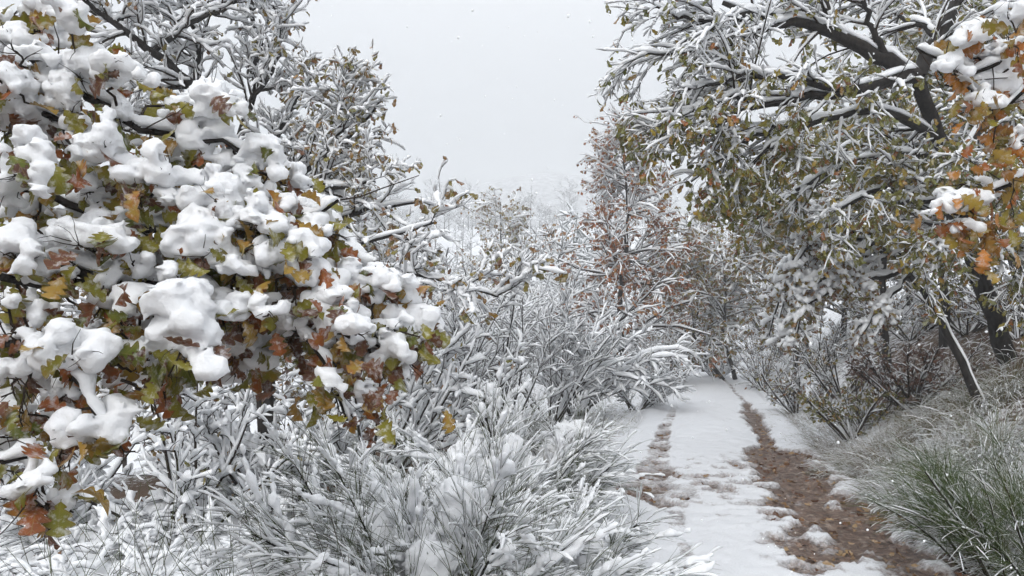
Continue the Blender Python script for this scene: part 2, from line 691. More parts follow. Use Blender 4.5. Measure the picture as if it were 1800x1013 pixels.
M['broom'] = mat_varied("broom_stem", [(0, (.045, .065, .022)), (.5, (.075, .095, .03)), (.8, (.06, .05, .03)), (1, (.035, .028, .02))], 0.55)
M['broom_green'] = mat_varied("green_broom_stem", [(0, (.04, .07, .02)), (.6, (.075, .12, .03)), (1, (.11, .11, .04))], 0.5)
M['grass'] = mat_varied("winter_grass", [(0, (.07, .10, .03)), (.4, (.12, .14, .05)), (.7, (.22, .18, .09)), (1, (.12, .075, .035))], 0.6)

# ------------------------------------------------------------------ ground, track, hill
XC_Y = [-6, 0, 3, 5.15, 7.66, 9.7, 13.2, 18.8, 25.2, 30, 36, 45, 60]
XC_X = [1.75, 1.75, 1.82, 1.95, 2.22, 2.63, 3.55, 4.80, 6.2, 6.6, 5.4, 2.2, -4]
_yy = np.linspace(-6, 60, 661)
_xx = np.interp(_yy, XC_Y, XC_X)
_k = np.hanning(31)
_k /= _k.sum()
_xx = np.convolve(np.pad(_xx, 15, mode='edge'), _k, 'valid')


def xc(y):
    return np.interp(y, _yy, _xx)


def zpath(y):
    return np.where(y < 26, -0.05 * y, -1.3 - 0.11 * (y - 26))


def height(x, y):
    x = np.asarray(x, float)
    y = np.asarray(y, float)
    u = x - xc(np.clip(y, -6, 60))
    zp = zpath(np.clip(y, -6, 70))
    right = np.maximum(u - 1.25, 0)
    bank = 0.52 * right ** 1.05 * sstep(0, 0.8, right)
    bank = np.where(bank > 2.4, 2.4 + (bank - 2.4) * 0.25, bank)
    left = np.maximum(-u - 1.25, 0)
    fall = -0.05 * left - 0.012 * np.maximum(left - 2.5, 0) ** 2
    fall = np.maximum(fall, -7)
    z = zp + bank + fall
    rough = 0.10 * (fbm(np.stack([x * 0.9, y * 0.9, 0 * x], -1), 3) - 0.5) + 0.05 * (fbm(np.stack([x * 4, y * 4, 0 * x + 9], -1), 2) - 0.5)
    z = z + rough * sstep(0.7, 1.6, np.abs(u))
    # valley floor and the slope on the other side
    far = sstep(32, 80, y)
    zfar = -8.5 + 0.0 * y + 25 * sstep(55, 200, y) + 3.0 * (fbm(np.stack([x * .02, y * .02, 0 * x], -1), 2) - .5)
    zfar = zfar + np.maximum(x - 10, 0) * 0.10 * sstep(300, 40, y)
    z = z * (1 - far) + zfar * far
    z = z - 0.07 * sstep(1.45, 1.15, np.abs(u)) * (y < 58)
    return z


def grid_axis(parts):
    a = [np.arange(p0, p1, st) for p0, p1, st in parts]
    return np.concatenate(a)


gx = grid_axis([(-420, -60, 15), (-60, -14, 2.0), (-14, 14, 0.2), (14, 60, 2.0), (60, 421, 15)])
gy = grid_axis([(-60, -4, 4), (-4, 22, 0.2), (22, 60, 0.5), (60, 130, 3), (130, 481, 10)])
GX, GY = np.meshgrid(gx, gy, indexing='ij')
GZ = height(GX, GY)
nxg, nyg = GX.shape
ii = (np.arange(nxg - 1)[:, None] * nyg + np.arange(nyg - 1)[None]).ravel()
gfaces = np.stack([ii, ii + nyg, ii + nyg + 1, ii + 1], 1)

m, n, b = new_mat("snowy_ground")
g = nd(n, "ShaderNodeNewGeometry")
at_ = nd(n, "ShaderNodeAttribute", attribute_name="litter_shade")
n1 = noise_node(n, 9.0, 6, 0.72, g.outputs["Position"])
ad = nd(n, "ShaderNodeMath", operation='MULTIPLY_ADD')
n.links.new(n1.outputs[0], ad.inputs[0])
ad.inputs[1].default_value = 1.3
n.links.new(at_.outputs["Fac"], ad.inputs[2])
msk = ramp(n, ad.outputs[0], [(0.80, (0, 0, 0)), (0.93, (1, 1, 1))])
msk.color_ramp.elements[0].position = 0.80
n3 = noise_node(n, 40.0, 4, 0.7, g.outputs["Position"])
lit = ramp(n, n3.outputs[0], [(0.3, (.03, .02, .013)), (0.55, (.10, .055, .03)), (0.75, (.10, .10, .05))])
mx = nd(n, "ShaderNodeMixRGB")
n.links.new(msk.outputs[0], mx.inputs[0])
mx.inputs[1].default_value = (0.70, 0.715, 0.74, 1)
n.links.new(lit.outputs[0], mx.inputs[2])
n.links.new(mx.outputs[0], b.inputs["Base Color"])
b.inputs["Roughness"].default_value = 0.75
b.inputs["Specular IOR Level"].default_value = 0.2
bp = nd(n, "ShaderNodeBump")
bp.inputs["Strength"].default_value = 0.9
bp.inputs["Distance"].default_value = 0.05
nb = noise_node(n, 24.0, 5, 0.65, g.outputs["Position"])
n.links.new(nb.outputs[0], bp.inputs["Height"])
n.links.new(bp.outputs[0], b.inputs["Normal"])
M['ground'] = m

ground = mesh_obj("ground", np.stack([GX, GY, GZ], -1).reshape(-1, 3), [gfaces], M['ground'])
ground["kind"] = "structure"
U = GX - xc(np.clip(GY, -6, 60))
litter_shade = sstep(1.9, 3.2, U) * sstep(5, 7, GY) * sstep(30, 16, GY) * 0.42 + 0.10 * sstep(1.5, 2.2, U) * (GY < 40)
litter_shade = sstep(1.9, 3.2, U) * sstep(5, 7, GY) * sstep(20, 12, GY) * 0.22 + 0.08 * sstep(1.5, 2.2, U) * (GY < 40)
litter_shade = litter_shade + 0.30 * sstep(-1.25, -1.7, U) * sstep(14, 9, GY) + .12 * sstep(-1.3, -2, U) * (GY < 40)  # left verge: dead litter that also paints in shade under brambles and broom
la = ground.data.attributes.new("litter_shade", 'FLOAT', 'POINT')
la.data.foreach_set("value", litter_shade.ravel().astype(np.float32))

# the track: a finer sheet, snow with two wheel ruts of wet brown gravel
ty = np.concatenate([np.arange(1.5, 12, 0.03), np.arange(12, 24, 0.07), np.arange(24, 50, 0.2)])
tu = np.arange(-1.50, 1.501, 0.03)
TY, TU = np.meshgrid(ty, tu, indexing='ij')
TX = xc(TY) + TU
pn = np.stack([TX, TY, 0 * TX], -1)
wob = 0.30 * (fbm(pn * 0.8, 2) - 0.5)
fine = fbm(pn * 7.0, 4) - 0.5
mid_ = fbm(pn * 1.7 + 4, 3) - 0.5
wr = (1 + .3 * sstep(10, 9, ty[:, None])) * np.interp(ty, [2, 5, 6.5, 8.5, 9.6, 10.2, 11.5, 13.2, 15, 18, 25, 40], [.52, .48, .34, .36, .38, .10, .12, .22, .17, .10, .08, .06])[:, None]
wl = 1.5 * np.interp(ty, [2, 5, 6.6, 7.4, 8.4, 9.5, 12, 16, 25, 40], [.01, .02, .06, .26, .13, .08, .06, .05, .04, .03])[:, None]
dr = np.abs(TU - 0.74 - wob * 0.6) / wr
dl = np.abs(TU + 0.74 - wob * 0.5) / wl
bare = np.maximum(1.30 - dr + fine * 1.5 + mid_ * 1.0, np.minimum((1.25 - dl) * 0.9, .30) + fine * .9 + mid_ * .6)
bare = bare - .7 * sstep(.08, .22, fbm(pn * 2.6 + 11, 3) - .5) * (TY < 7.2) * sstep(3.6, 4.4, TY)
bare = bare - .7 * sstep(12, 18, TY)
bare = np.clip(bare, -1, 1.2)
# slush patch beside the left rut
bare = np.maximum(bare, 0.36 - np.hypot((TU + 0.35) / 0.42, (TY - 7.7) / 0.9) * 0.4 + fine * 1.7)
mud = sstep(0.12, 0.42, bare)
edge = sstep(1.5, 1.15, np.abs(TU))
TZ = zpath(TY) + 0.035 * (1 - mud) * edge + 0.02 * edge - 0.05 * (1 - edge) - 0.03 * np.exp(-((np.abs(TU) - .74) / .3) ** 2)
TZ = TZ + 0.045 * (fbm(pn * 3.1, 3) - 0.5) + 0.028 * (fbm(pn * 8.3 + 3, 2) - 0.5) * edge + 0.026 * (fbm(pn * 13, 3) - 0.5) * (0.5 + mud)
TZ = TZ + 0.03 * np.clip(1 - np.abs(bare - 0.1) / 0.3, 0, 1) * (fbm(pn * 16 + 2, 2))
na, nb_ = TX.shape
ii = (np.arange(na - 1)[:, None] * nb_ + np.arange(nb_ - 1)[None]).ravel()
m, n, b = new_mat("track_surface")
g = nd(n, "ShaderNodeNewGeometry")
at_ = nd(n, "ShaderNodeAttribute", attribute_name="bare")
n1 = noise_node(n, 38.0, 5, 0.7, g.outputs["Position"])
ad = nd(n, "ShaderNodeMath", operation='MULTIPLY_ADD')
n.links.new(n1.outputs[0], ad.inputs[0])
ad.inputs[1].default_value = 0.9
n.links.new(at_.outputs["Fac"], ad.inputs[2])
msk = ramp(n, ad.outputs[0], [(0.50, (0, 0, 0)), (0.66, (.45, .45, .45)), (0.95, (1, 1, 1))])
v1 = nd(n, "ShaderNodeTexVoronoi")
v1.inputs["Scale"].default_value = 34.0
n.links.new(g.outputs["Position"], v1.inputs["Vector"])
mudc = ramp(n, v1.outputs["Color"], [(0.1, (.05, .033, .025)), (0.4, (.115, .074, .055)), (0.7, (.18, .122, .092)), (0.95, (.32, .27, .225))])
n4 = noise_node(n, 3.0, 3, 0.6, g.outputs["Position"])
dark = nd(n, "ShaderNodeMixRGB", blend_type='MULTIPLY')
dark.inputs[0].default_value = 0.7
dk = ramp(n, n4.outputs[0], [(0.35, (.45, .42, .42)), (0.65, (1, 1, 1))])
n.links.new(mudc.outputs[0], dark.inputs[1])
n.links.new(dk.outputs[0], dark.inputs[2])
mx = nd(n, "ShaderNodeMixRGB")
n.links.new(msk.outputs[0], mx.inputs[0])
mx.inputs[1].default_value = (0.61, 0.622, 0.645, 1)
n.links.new(dark.outputs[0], mx.inputs[2])
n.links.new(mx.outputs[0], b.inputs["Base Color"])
rr = ramp(n, msk.outputs[0], [(0, (.7, .7, .7)), (1, (.42, .42, .42))])
n.links.new(rr.outputs[0], b.inputs["Roughness"])
b.inputs["Specular IOR Level"].default_value = 0.3
bp = nd(n, "ShaderNodeBump")
bp.inputs["Strength"].default_value = 0.6
bp.inputs["Distance"].default_value = 0.02
n5 = noise_node(n, 60.0, 5, 0.65, g.outputs["Position"])
n.links.new(n5.outputs[0], bp.inputs["Height"])
n.links.new(bp.outputs[0], b.inputs["Normal"])
M['track'] = m
track = mesh_obj("track", np.stack([TX, TY, TZ], -1).reshape(-1, 3), [np.stack([ii, ii + 1, ii + nb_ + 1, ii + nb_], 1)], M['track'])
track["kind"] = "structure"
ba = track.data.attributes.new("bare", 'FLOAT', 'POINT')
ba.data.foreach_set("value", bare.ravel().astype(np.float32))

# stones and dead leaves lying in the ruts
M['stone'] = mat_bark("wet_stone", (.10, .06, .045), (.30, .22, .17), 25)
M['dead_leaf'] = mat_leaf("dead_leaf", [(0, DARKB), (.35, BROWN), (.6, (.26, .15, .07)), (1, (.40, .28, .15))], 0.25)
rg = np.random.default_rng(21)
_ico = None


def pebble(rg_, q=0.5, sub=2):
    import bmesh
    bm = bmesh.new()
    bmesh.ops.create_icosphere(bm, subdivisions=sub, radius=1.0)
    V = np.array([v.co[:] for v in bm.verts])
    Fc = np.array([[v.index for v in f.verts] for f in bm.faces])
    bm.free()
    V = V * (0.7 + 0.6 * fbm(V * 1.1 + rg_.random(3) * 9, 2))[:, None] * np.array([1, .75, q])
    return V, Fc


cand = np.argwhere((mud > 0.6) & (TY < 14))
pick = cand[rg.choice(len(cand), 1700, replace=False)]
PEB = [pebble(rg) for _ in range(4)]
CHIP = [pebble(rg, .5, 1) for _ in range(4)]
peb_me = [mesh_data("stone", v, [f], M['stone']) for v, f in PEB]
gravel = Geo()
for k, (a_, b_) in enumerate(pick):
    p = np.array([TX[a_, b_], TY[a_, b_], TZ[a_, b_]]) + np.array([rg.uniform(-.015, .015), rg.uniform(-.015, .015), 0.0])
    if k < 200:
        s = rg.uniform(.012, .034)
        o = link(bpy.data.objects.new("stone", peb_me[k % 4]), track)
        o.location = p
        o.scale = (s, s, s)
        o.rotation_euler = (0, 0, rg.uniform(0, 6.28))
    else:
        s = rg.uniform(.005, .012)
        v, f = CHIP[k % 4]
        an = rg.uniform(0, 6.28)
        c_, s_ = math.cos(an), math.sin(an)
        gravel.add(v @ np.array([[c_, s_, 0], [-s_, c_, 0], [0, 0, 1]]) * s + p, [f])
gr = gravel.build("gravel", M['stone'], track)
gr["kind"] = "stuff"
pick = cand[rg.choice(len(cand), 520, replace=False)]
lp = np.stack([TX[pick[:, 0], pick[:, 1]], TY[pick[:, 0], pick[:, 1]], TZ[pick[:, 0], pick[:, 1]] + 0.012], 1)
dl_ = Geo()
add_leaves(dl_, lp, rg.uniform(.05, .09, len(lp)), rg, SMALL_LEAVES, down=(-0.15, 0.15))
o = dl_.build("dead_leaves", M['dead_leaf'], track)
o["kind"] = "stuff"

# a far hill that fades into the snowfall
hx, hy = np.meshgrid(np.arange(-260, 340, 6.0), np.arange(285, 420, 6.0), indexing='ij')
hz = 16 + 46 * np.exp(-((hx - 20) / 95) ** 2) * sstep(285, 400, hy) + 5 * (fbm(np.stack([hx * .02, hy * .02, 0 * hx], -1), 3) - .5) + 2.2 * fbm(np.stack([hx * .2, hy * .2, 0 * hx], -1), 2)
nh = hx.shape[1]
ii = (np.arange(hx.shape[0] - 1)[:, None] * nh + np.arange(nh - 1)[None]).ravel()
m, n, b = new_mat("wooded_hillside")
g = nd(n, "ShaderNodeNewGeometry")
n1 = noise_node(n, 0.35, 6, 0.75, g.outputs["Position"])
r = ramp(n, n1.outputs[0], [(0.40, (.12, .12, .12)), (0.66, (.5, .51, .53))])
n.links.new(r.outputs[0], b.inputs["Base Color"])
b.inputs["Roughness"].default_value = 0.9
hill = mesh_obj("hill", np.stack([hx, hy, hz], -1).reshape(-1, 3), [np.stack([ii, ii + nh, ii + nh + 1, ii + 1], 1)], m)
hill["kind"] = "structure"

# ------------------------------------------------------------------ generic tree builder
def gz(x, y):
    return float(height(np.array([x]), np.array([y]))[0])


def finish_tree(t, base, levels, leaf, rg, bark='bark', snow=0.012, twigmat='twig', snow_levels=None, sides=(8, 6, 4, 3, 3), keep=0.92,
                nleaf=0, lsize=(.06, .1), single=0, leafmat=None, templates=None, leaf_tr=(0.3, 1), trunk_levels=2, ssides=(8, 7, 6, 5, 4), breakup=0.35, down=(0.25, .95), snowmat='snow', tall=1.0, leaf_gate=None, coarse=9):
    """levels: list of (P, R) batches, thick to thin"""
    trunk, twig, sn = Geo(), Geo(), Geo()
    for k, (P, R) in enumerate(levels):
        if k >= coarse and k == len(levels) - 1:
            P, R = resample(P, R, 3)
        elif k >= coarse and k > 0:
            P, R = resample(P, R, 4)
        (trunk if k < trunk_levels else twig).add(*tubes(P, R, sides[min(k, len(sides) - 1)]))
        sd = snow[min(k, len(snow) - 1)] if isinstance(snow, (tuple, list)) else snow
        sn.add(*snow_tubes(P, R, sd, rg, ssides[min(k, len(ssides) - 1)] if k < coarse else (4 if k < len(levels) - 1 or base[1] < 12 else 3), m=None if k < coarse else P.shape[1], keep=keep, breakup=breakup, tall=tall))
    trunk.build("trunk", M[bark], t, base)
    if twig.V:
        twig.build("twigs", M[twigmat], t, base)
    o = sn.build("snow", M[snowmat], t, base)
    if nleaf:
        P = levels[-1][0]
        pos = along(P, nleaf, rg, leaf_tr)
        if leaf_gate is not None:
            pos = pos[leaf_gate(pos)]
        pos = pos + rg.normal(size=pos.shape) * 0.01
        sz = rg.uniform(*lsize, len(pos))
        templates = templates or (SMALL_LEAVES if base[1] < 10.5 else TINY_LEAVES)
        if single:
            dep = pos[:, 1] + rg.random(len(pos)) * 0.3
            inv = (np.abs(pos[:, 0] / pos[:, 1]) < 0.68) & (np.abs((pos[:, 2] - EYE) / pos[:, 1]) < .38)
            order = np.argsort(np.where(inv, dep / sz, 1e9))
            s_, r_ = order[:single], order[single:]
            leaf_objects(pos[s_], sz[s_], rg, templates, M[leafmat], t, base, down)
            pos, sz = pos[r_], sz[r_]
        lg = Geo()
        add_leaves(lg, pos, sz, rg, templates, down)
        o = lg.build("leaves", M[leafmat], t, base)
        if o:
            o["kind"] = "stuff"
    return t

# ------------------------------------------------------------------ the near oak on the left, loaded with wet snow
def c1(x, y, w_, h_, d=2.45):      # measured on enlargements of the photograph, turned into photograph pixels
    return (x / 2.027, y / 2.027, w_ / 2.027, h_ / 2.027, d)


def c2(x, y, w_, h_, d=2.3):
    return (x / 1.975, 500 + y / 1.975, w_ / 1.975, h_ / 1.975, d)


def c3(x, y, w_, h_, d=2.6):
    return (500 + x / 2.026, 100 + y / 2.026, w_ / 2.026, h_ / 2.026, d)


def c4(x, y, w_, h_, d=2.6):
    return (600 + x / 2.188, 550 + y / 2.188, w_ / 2.188, h_ / 2.188, d)


LEFT = [c1(60, 140, 140, 100, 2.7), c1(140, 40, 120, 80, 2.8), c1(235, 150, 110, 80, 2.7), c1(30, 50, 90, 70, 2.8), c1(110, 205, 230, 80), c1(290, 265, 165, 150, 2.5),
        c1(30, 285, 100, 90), c1(240, 385, 125, 130), c1(370, 500, 140, 180, 2.35), c1(60, 400, 170, 130), c1(130, 575, 170, 220, 2.3),
        c1(30, 640, 120, 190, 2.3), c1(325, 630, 100, 230, 2.45), c1(750, 380, 220, 120, 2.6), c1(720, 510, 200, 160, 2.55),
        c1(550, 497, 200, 45, 2.6), c1(930, 560, 165, 150, 2.65), c1(880, 680, 150, 170, 2.6), c1(570, 630, 230, 150, 2.45),
        c1(640, 745, 150, 110, 2.4), c1(780, 740, 150, 120, 2.5), c1(1040, 750, 130, 100, 2.6), c1(390, 790, 170, 130, 2.35),
        c1(310, 860, 290, 150, 2.3), c1(540, 815, 160, 90, 2.4), c1(720, 870, 220, 190, 2.4), c1(930, 785, 170, 110, 2.5),
        c1(70, 900, 180, 150, 2.2), c1(190, 985, 150, 90, 2.25), c1(1000, 840, 120, 90, 2.5), c1(1085, 880, 130, 120, 2.5),
        c1(1150, 965, 100, 130, 2.5), c1(470, 960, 170, 110, 2.3), c1(640, 1005, 150, 80, 2.35), c1(860, 960, 130, 90, 2.45), c1(1100, 800, 130, 50, 2.55),
        c1(200, 460, 90, 90, 2.6), c1(440, 420, 80, 110, 2.6), c1(820, 830, 90, 70, 2.5), c1(260, 770, 120, 80, 2.5), c1(100, 760, 150, 80, 2.5),
        c2(235, 225, 260, 190, 2.1), c2(70, 285, 160, 110, 2.1), c2(630, 170, 220, 260, 2.25), c2(560, 270, 180, 90, 2.3), c2(470, 250, 130, 100, 2.3),
        c2(480, 60, 150, 110), c2(650, 30, 170, 80), c2(785, 90, 140, 130), c2(925, 85, 140, 90, 2.35), c2(1025, 145, 100, 80, 2.4),
        c2(1140, 80, 120, 180, 2.4), c2(140, 100, 120, 110, 2.2), c2(20, 40, 90, 90, 2.2), c2(385, 500, 150, 170, 2.1), c2(260, 520, 130, 130, 2.1),
        c2(110, 690, 120, 110, 2.0), c2(170, 750, 80, 70, 2.0), c2(225, 745, 60, 90, 2.0), c2(205, 385, 110, 45, 2.2), c2(1150, 335, 100, 80, 2.4),
        c2(600, 370, 90, 50, 2.3), c2(350, 60, 90, 70, 2.35),
        c3(30, 545, 140, 90), c3(265, 830, 170, 130, 2.5), c3(130, 870, 180, 220, 2.4), c3(50, 650, 130, 80, 2.5), c3(240, 965, 120, 110, 2.45),
        c3(410, 965, 140, 80, 2.55), c3(110, 590, 220, 40), c4(50, 70, 120, 120, 2.45), c4(250, 55, 150, 80, 2.6), c4(165, 195, 180, 90, 2.55), c4(90, 290, 60, 90, 2.45)]


def fore_oak(name, label, trunk_xy, trunk_r, branches, clumps, hot, leafmat, seed, per=6, single=300, lsize=(.060, .105), group=None, fill=None):
    rg = np.random.default_rng(seed)
    bx, by = trunk_xy
    base = np.array([bx, by, gz(bx, by) - 0.05])
    t = thing(name, label, "tree", base, group)
    tk = Geo()
    tp, tr = poly([base, base + (0.05, 0, 1.2), base + (0.0, 0.1, 2.4), base + (0.12, 0.15, 4.2)], 14, trunk_r, trunk_r * 0.55, rg, 0.02)
    tk.add(*tubes(tp, tr, 12))
    tk.build("trunk", M['bark'], t, base)
    allp = []
    for br, r0, r1 in branches:
        pts = [at(*q) for q in br]
        z0 = np.clip(pts[0][2] - 0.35, base[2] + .5, base[2] + 3.8)
        P, R = poly([np.array([bx, by, z0])] + pts, 26, r0, r1, rg, 0.012)
        bg = Geo()
        bg.add(*tubes(P, R, 7))
        o = bg.build("branch", M['bark'], t, base)
        sg = Geo()
        sg.add(*snow_tubes(P[:, 4:], R[:, 4:], 0.022, rg, 9, m=90, keep=1, breakup=0.34))
        sg.build("snow", M['snow'], o, base)
        allp.append(P[0, 5:])
    allp = np.concatenate(allp)
    tw = Geo()
    lpos, lsz = [], []
    clumps = list(clumps)
    if fill is not None:
        poly_x, top_y, bot_y, nfill, nback = fill
        for _ in range(nfill):
            px = rg.uniform(poly_x[0] - 30, poly_x[-1])
            t0, b0 = np.interp(px, poly_x, top_y), np.interp(px, poly_x, bot_y)
            clumps.append((px, t0 + (b0 - t0) * rg.random(), rg.uniform(60, 130), rg.uniform(45, 95), rg.uniform(2.45, 3.0)))
        lp = []
        for _ in range(nback):
            px = rg.uniform(poly_x[0] - 30, poly_x[-1])
            t0, b0 = np.interp(px, poly_x, top_y), np.interp(px, poly_x, bot_y)
            lp.append(at(px, t0 + (b0 - t0) * rg.random(), rg.uniform(2.5, 3.2)))
        lpos.append(np.array(lp))
    for (px, py, pw, ph, d) in clumps:
        d = d + rg.uniform(-.08, .08)
        c = at(px, py, d)
        sx, sz = pw / F * d * 0.60, ph / F * d * 0.58
        sy = 0.75 * min(max(sx, sz), 0.11) + 0.02
        rm = min(sx, sz)
        lng = max(sx, sz)
        nb = int(np.clip(lng / rm * 5 + 3, 7, 16))
        tt_ = np.linspace(-1, 1, nb) + rg.normal(size=nb) * .12
        rr = rm * rg.uniform(.42, .72, nb) * (1 - .35 * np.abs(tt_))
        if sx >= sz * .85:        # lies along its twig, ends hanging
            tilt = rg.uniform(-.45, .45) if pw / ph < 2.5 else 0
            zz = (sz - rm * .55) * (1 - 1.5 * np.abs(tt_) ** 1.6) * .75 + tilt * tt_ * sz
            cc = np.stack([tt_ * np.maximum(sx - rr * .7, .01), rg.normal(size=nb) * sy * .38, zz + rg.normal(size=nb) * sz * .28], 1)
        else:                     # drapes down
            cc = np.stack([rg.uniform(-.5, .5) * sx * tt_ + rg.normal(size=nb) * sx * .30, rg.normal(size=nb) * sy * .35, tt_ * np.maximum(sz - rr * .7, .01)], 1)
        balls = np.concatenate([cc + c, rr[:, None]], 1)
        V, fc = lump_mesh(balls, max(0.0102, rm / 10), 0.029, rg, 1.3, 4.6)
        o = mesh_obj("snow_clump", V, fc, M['snow'], t, True, base)
        # the twig that carries it
        near = allp[np.argsort(np.linalg.norm(allp - c, axis=1))[:4]].mean(0)
        P, R = poly([near, (near + c) / 2 + rg.normal(size=3) * .03, c + (0, 0, -sz * .35), c + unit(c - near) * sx * .9 + (0, 0, -sz * .6)], 9, .0055, .0025, rg, .006)
        tw.add(*tubes(P, R, 5))
        P2, R2 = spawn(P, R, 5, 5, max(sx, sz) * 1.2, rg, (25, 65), .18, .05, tr=(.5, 1), rf=.6, rmin=.0016)
        tw.add(*tubes(P2, R2, 4))
        # leaves pushed down and out from under the lump
        k = max(2, int(per * rg.uniform(.6, 1.5) * np.clip(sx * sz / 0.006, .5, 1.7)))
        a = rg.uniform(np.pi * 0.95, np.pi * 2.05, k)
        e = rg.uniform(.55, 1.0, k)
        lp = c + np.stack([np.cos(a) * sx * e, rg.uniform(-.9, .9, k) * sy, np.sin(a) * sz * e * .9 + .02], 1)
        if rg.random() < .45:       # a leaf tip poking out of the snow
            lp[0] = c + (rg.uniform(-.5, .5) * sx, -sy * .75 - .02, rg.uniform(-.3, .4) * sz)
        lpos.append(lp)
    for (px, py, wpx, hpx, d, k) in hot:
        lp = np.stack([at(px + rg.normal() * wpx * .4, py + rg.normal() * hpx * .4, d + rg.normal() * .06) for _ in range(k)])
        lpos.append(lp)
        c = at(px, py - hpx * .5, d)
        near = allp[np.argmin(np.linalg.norm(allp - c, axis=1))]
        P, R = poly([near, (near + c) / 2 + (0, 0, .02), c, c + (0, 0, -hpx / F * d)], 9, .005, .002, rg, .006)
        tw.add(*tubes(P, R, 5))
        P2, R2 = spawn(P, R, 8, 5, wpx / F * d * .7, rg, (30, 70), .15, .12, tr=(.45, 1), rf=.6, rmin=.0016)
        tw.add(*tubes(P2, R2, 4))
    # bare twig tips poking out of the snow
    bp_ = allp[rg.integers(0, len(allp), 70)]
    v = unit(rg.normal(size=(70, 3)) + (0, 0, .4))
    P = bp_[:, None] + v[:, None] * np.linspace(0, 1, 5)[None, :, None] * rg.uniform(.1, .3, (70, 1, 1)) + np.cumsum(rg.normal(size=(70, 5, 3)) * .006, 1)
    R = np.broadcast_to(np.linspace(.003, .0014, 5), (70, 5))
    tw.add(*tubes(P, R, 4))
    tw.build("twigs", M['twig'], t, base)
    pos = np.concatenate(lpos)
    sz = rg.uniform(*lsize, len(pos))
    order = np.argsort(pos[:, 1] - sz * 4)
    leaf_objects(pos[order[:single]], sz[order[:single]], rg, OAK_LEAVES, M[leafmat], t, base, (0.15, .97))
    lg = Geo()
    add_leaves(lg, pos[order[single:]], sz[order[single:]], rg, OAK_BACK, (0.15, .97))
    o = lg.build("leaves", M[leafmat], t, base)
    if o:
        o["kind"] = "stuff"
    return t


fore_oak("oak_tree", "near oak on the left, its drooping branches buried in thick lumps of snow", (-2.7, 2.7), 0.16,
         [([(-150, 60, 2.8), (60, 90, 2.7), (150, 150, 2.6), (230, 230, 2.55), (320, 248, 2.55), (400, 255, 2.55), (480, 290, 2.6)], .030, .006),
          ([(-150, 300, 2.6), (60, 320, 2.5), (165, 370, 2.45), (270, 420, 2.45), (400, 400, 2.5), (520, 393, 2.6), (595, 352, 2.6)], .028, .005),
          ([(-150, 470, 2.4), (60, 460, 2.35), (200, 495, 2.35), (340, 520, 2.4), (450, 530, 2.45), (560, 540, 2.5), (650, 575, 2.55), (725, 590, 2.6)], .030, .005),
          ([(-150, 600, 2.2), (40, 600, 2.15), (110, 620, 2.12), (160, 690, 2.12), (190, 760, 2.12)], .024, .005),
          ([(-150, 160, 2.7), (90, 190, 2.5), (140, 260, 2.45), (165, 340, 2.42), (180, 410, 2.4)], .022, .006),
          ([(-150, 480, 2.4), (200, 500, 2.38), (430, 520, 2.45), (540, 570, 2.45), (575, 640, 2.45), (610, 740, 2.45)], .022, .004),
          ([(-150, 740, 2.1), (10, 790, 2.05), (55, 840, 2.02), (80, 900, 2.0)], .018, .004)],
         LEFT,
         [(590, 690, 130, 110, 2.45, 34), (40, 720, 80, 60, 2.1, 10), (85, 905, 60, 50, 2.0, 6), (250, 350, 70, 40, 2.35, 8), (130, 620, 160, 50, 2.2, 16), (210, 560, 90, 60, 2.25, 12),
          (290, 640, 90, 50, 2.25, 10), (130, 480, 80, 60, 2.3, 10), (470, 440, 90, 50, 2.45, 10), (520, 520, 60, 60, 2.4, 8), (10, 430, 60, 60, 2.3, 6), (420, 560, 90, 50, 2.4, 10),
          (670, 640, 60, 60, 2.55, 8), (110, 790, 70, 60, 2.05, 8), (20, 600, 60, 40, 2.1, 6)], 'leaf_left', 101,
         fill=([0, 130, 250, 350, 450, 520, 640, 710], [0, 20, 120, 190, 270, 330, 470, 560], [850, 800, 700, 660, 630, 640, 650, 640], 85, 560))

# the orange-leaved oak branch that reaches in at the right edge
def c6(x, y, w_, h_, d=3.2):
    return (1050 + x / 2.4, y / 2.4, w_ / 2.4, h_ / 2.4, d)


RIGHTC = [c6(1600, 150, 200, 110), c6(1690, 330, 180, 170), c6(1750, 70, 120, 110), c6(1500, 290, 140, 90), c6(1640, 420, 120, 120), c6(1560, 230, 110, 80),
          c6(1640, 770, 100, 80), c6(1510, 850, 130, 120), c6(1600, 850, 90, 80), c6(1780, 590, 70, 70), c6(1740, 200, 130, 70), c6(1560, 960, 110, 70), c6(1430, 880, 90, 70), c6(1770, 400, 80, 120)]
fore_oak("oak_tree", "oak reaching in at the right edge with bright orange leaves under snow", (3.35, 3.5), 0.13,
         [([(1900, 60, 3.3), (1800, 100, 3.25), (1720, 130, 3.2), (1650, 110, 3.2), (1610, 85, 3.2)], .022, .004),
          ([(1900, 90, 3.3), (1800, 160, 3.2), (1745, 210, 3.2), (1700, 130, 3.2), (1660, 150, 3.2)], .018, .004),
          ([(1900, 330, 3.3), (1810, 310, 3.2), (1750, 330, 3.2), (1700, 370, 3.2), (1660, 410, 3.2)], .020, .004)],
         RIGHTC,
         [(1750, 240, 70, 80, 3.15, 22), (1710, 400, 80, 60, 3.15, 26), (1780, 340, 50, 100, 3.1, 18), (1720, 190, 50, 40, 3.15, 8), (1690, 330, 60, 40, 3.2, 10), (1790, 90, 30, 40, 3.1, 6),
          (1740, 440, 50, 40, 3.15, 10)], 'leaf_orange', 102, per=7, single=170)

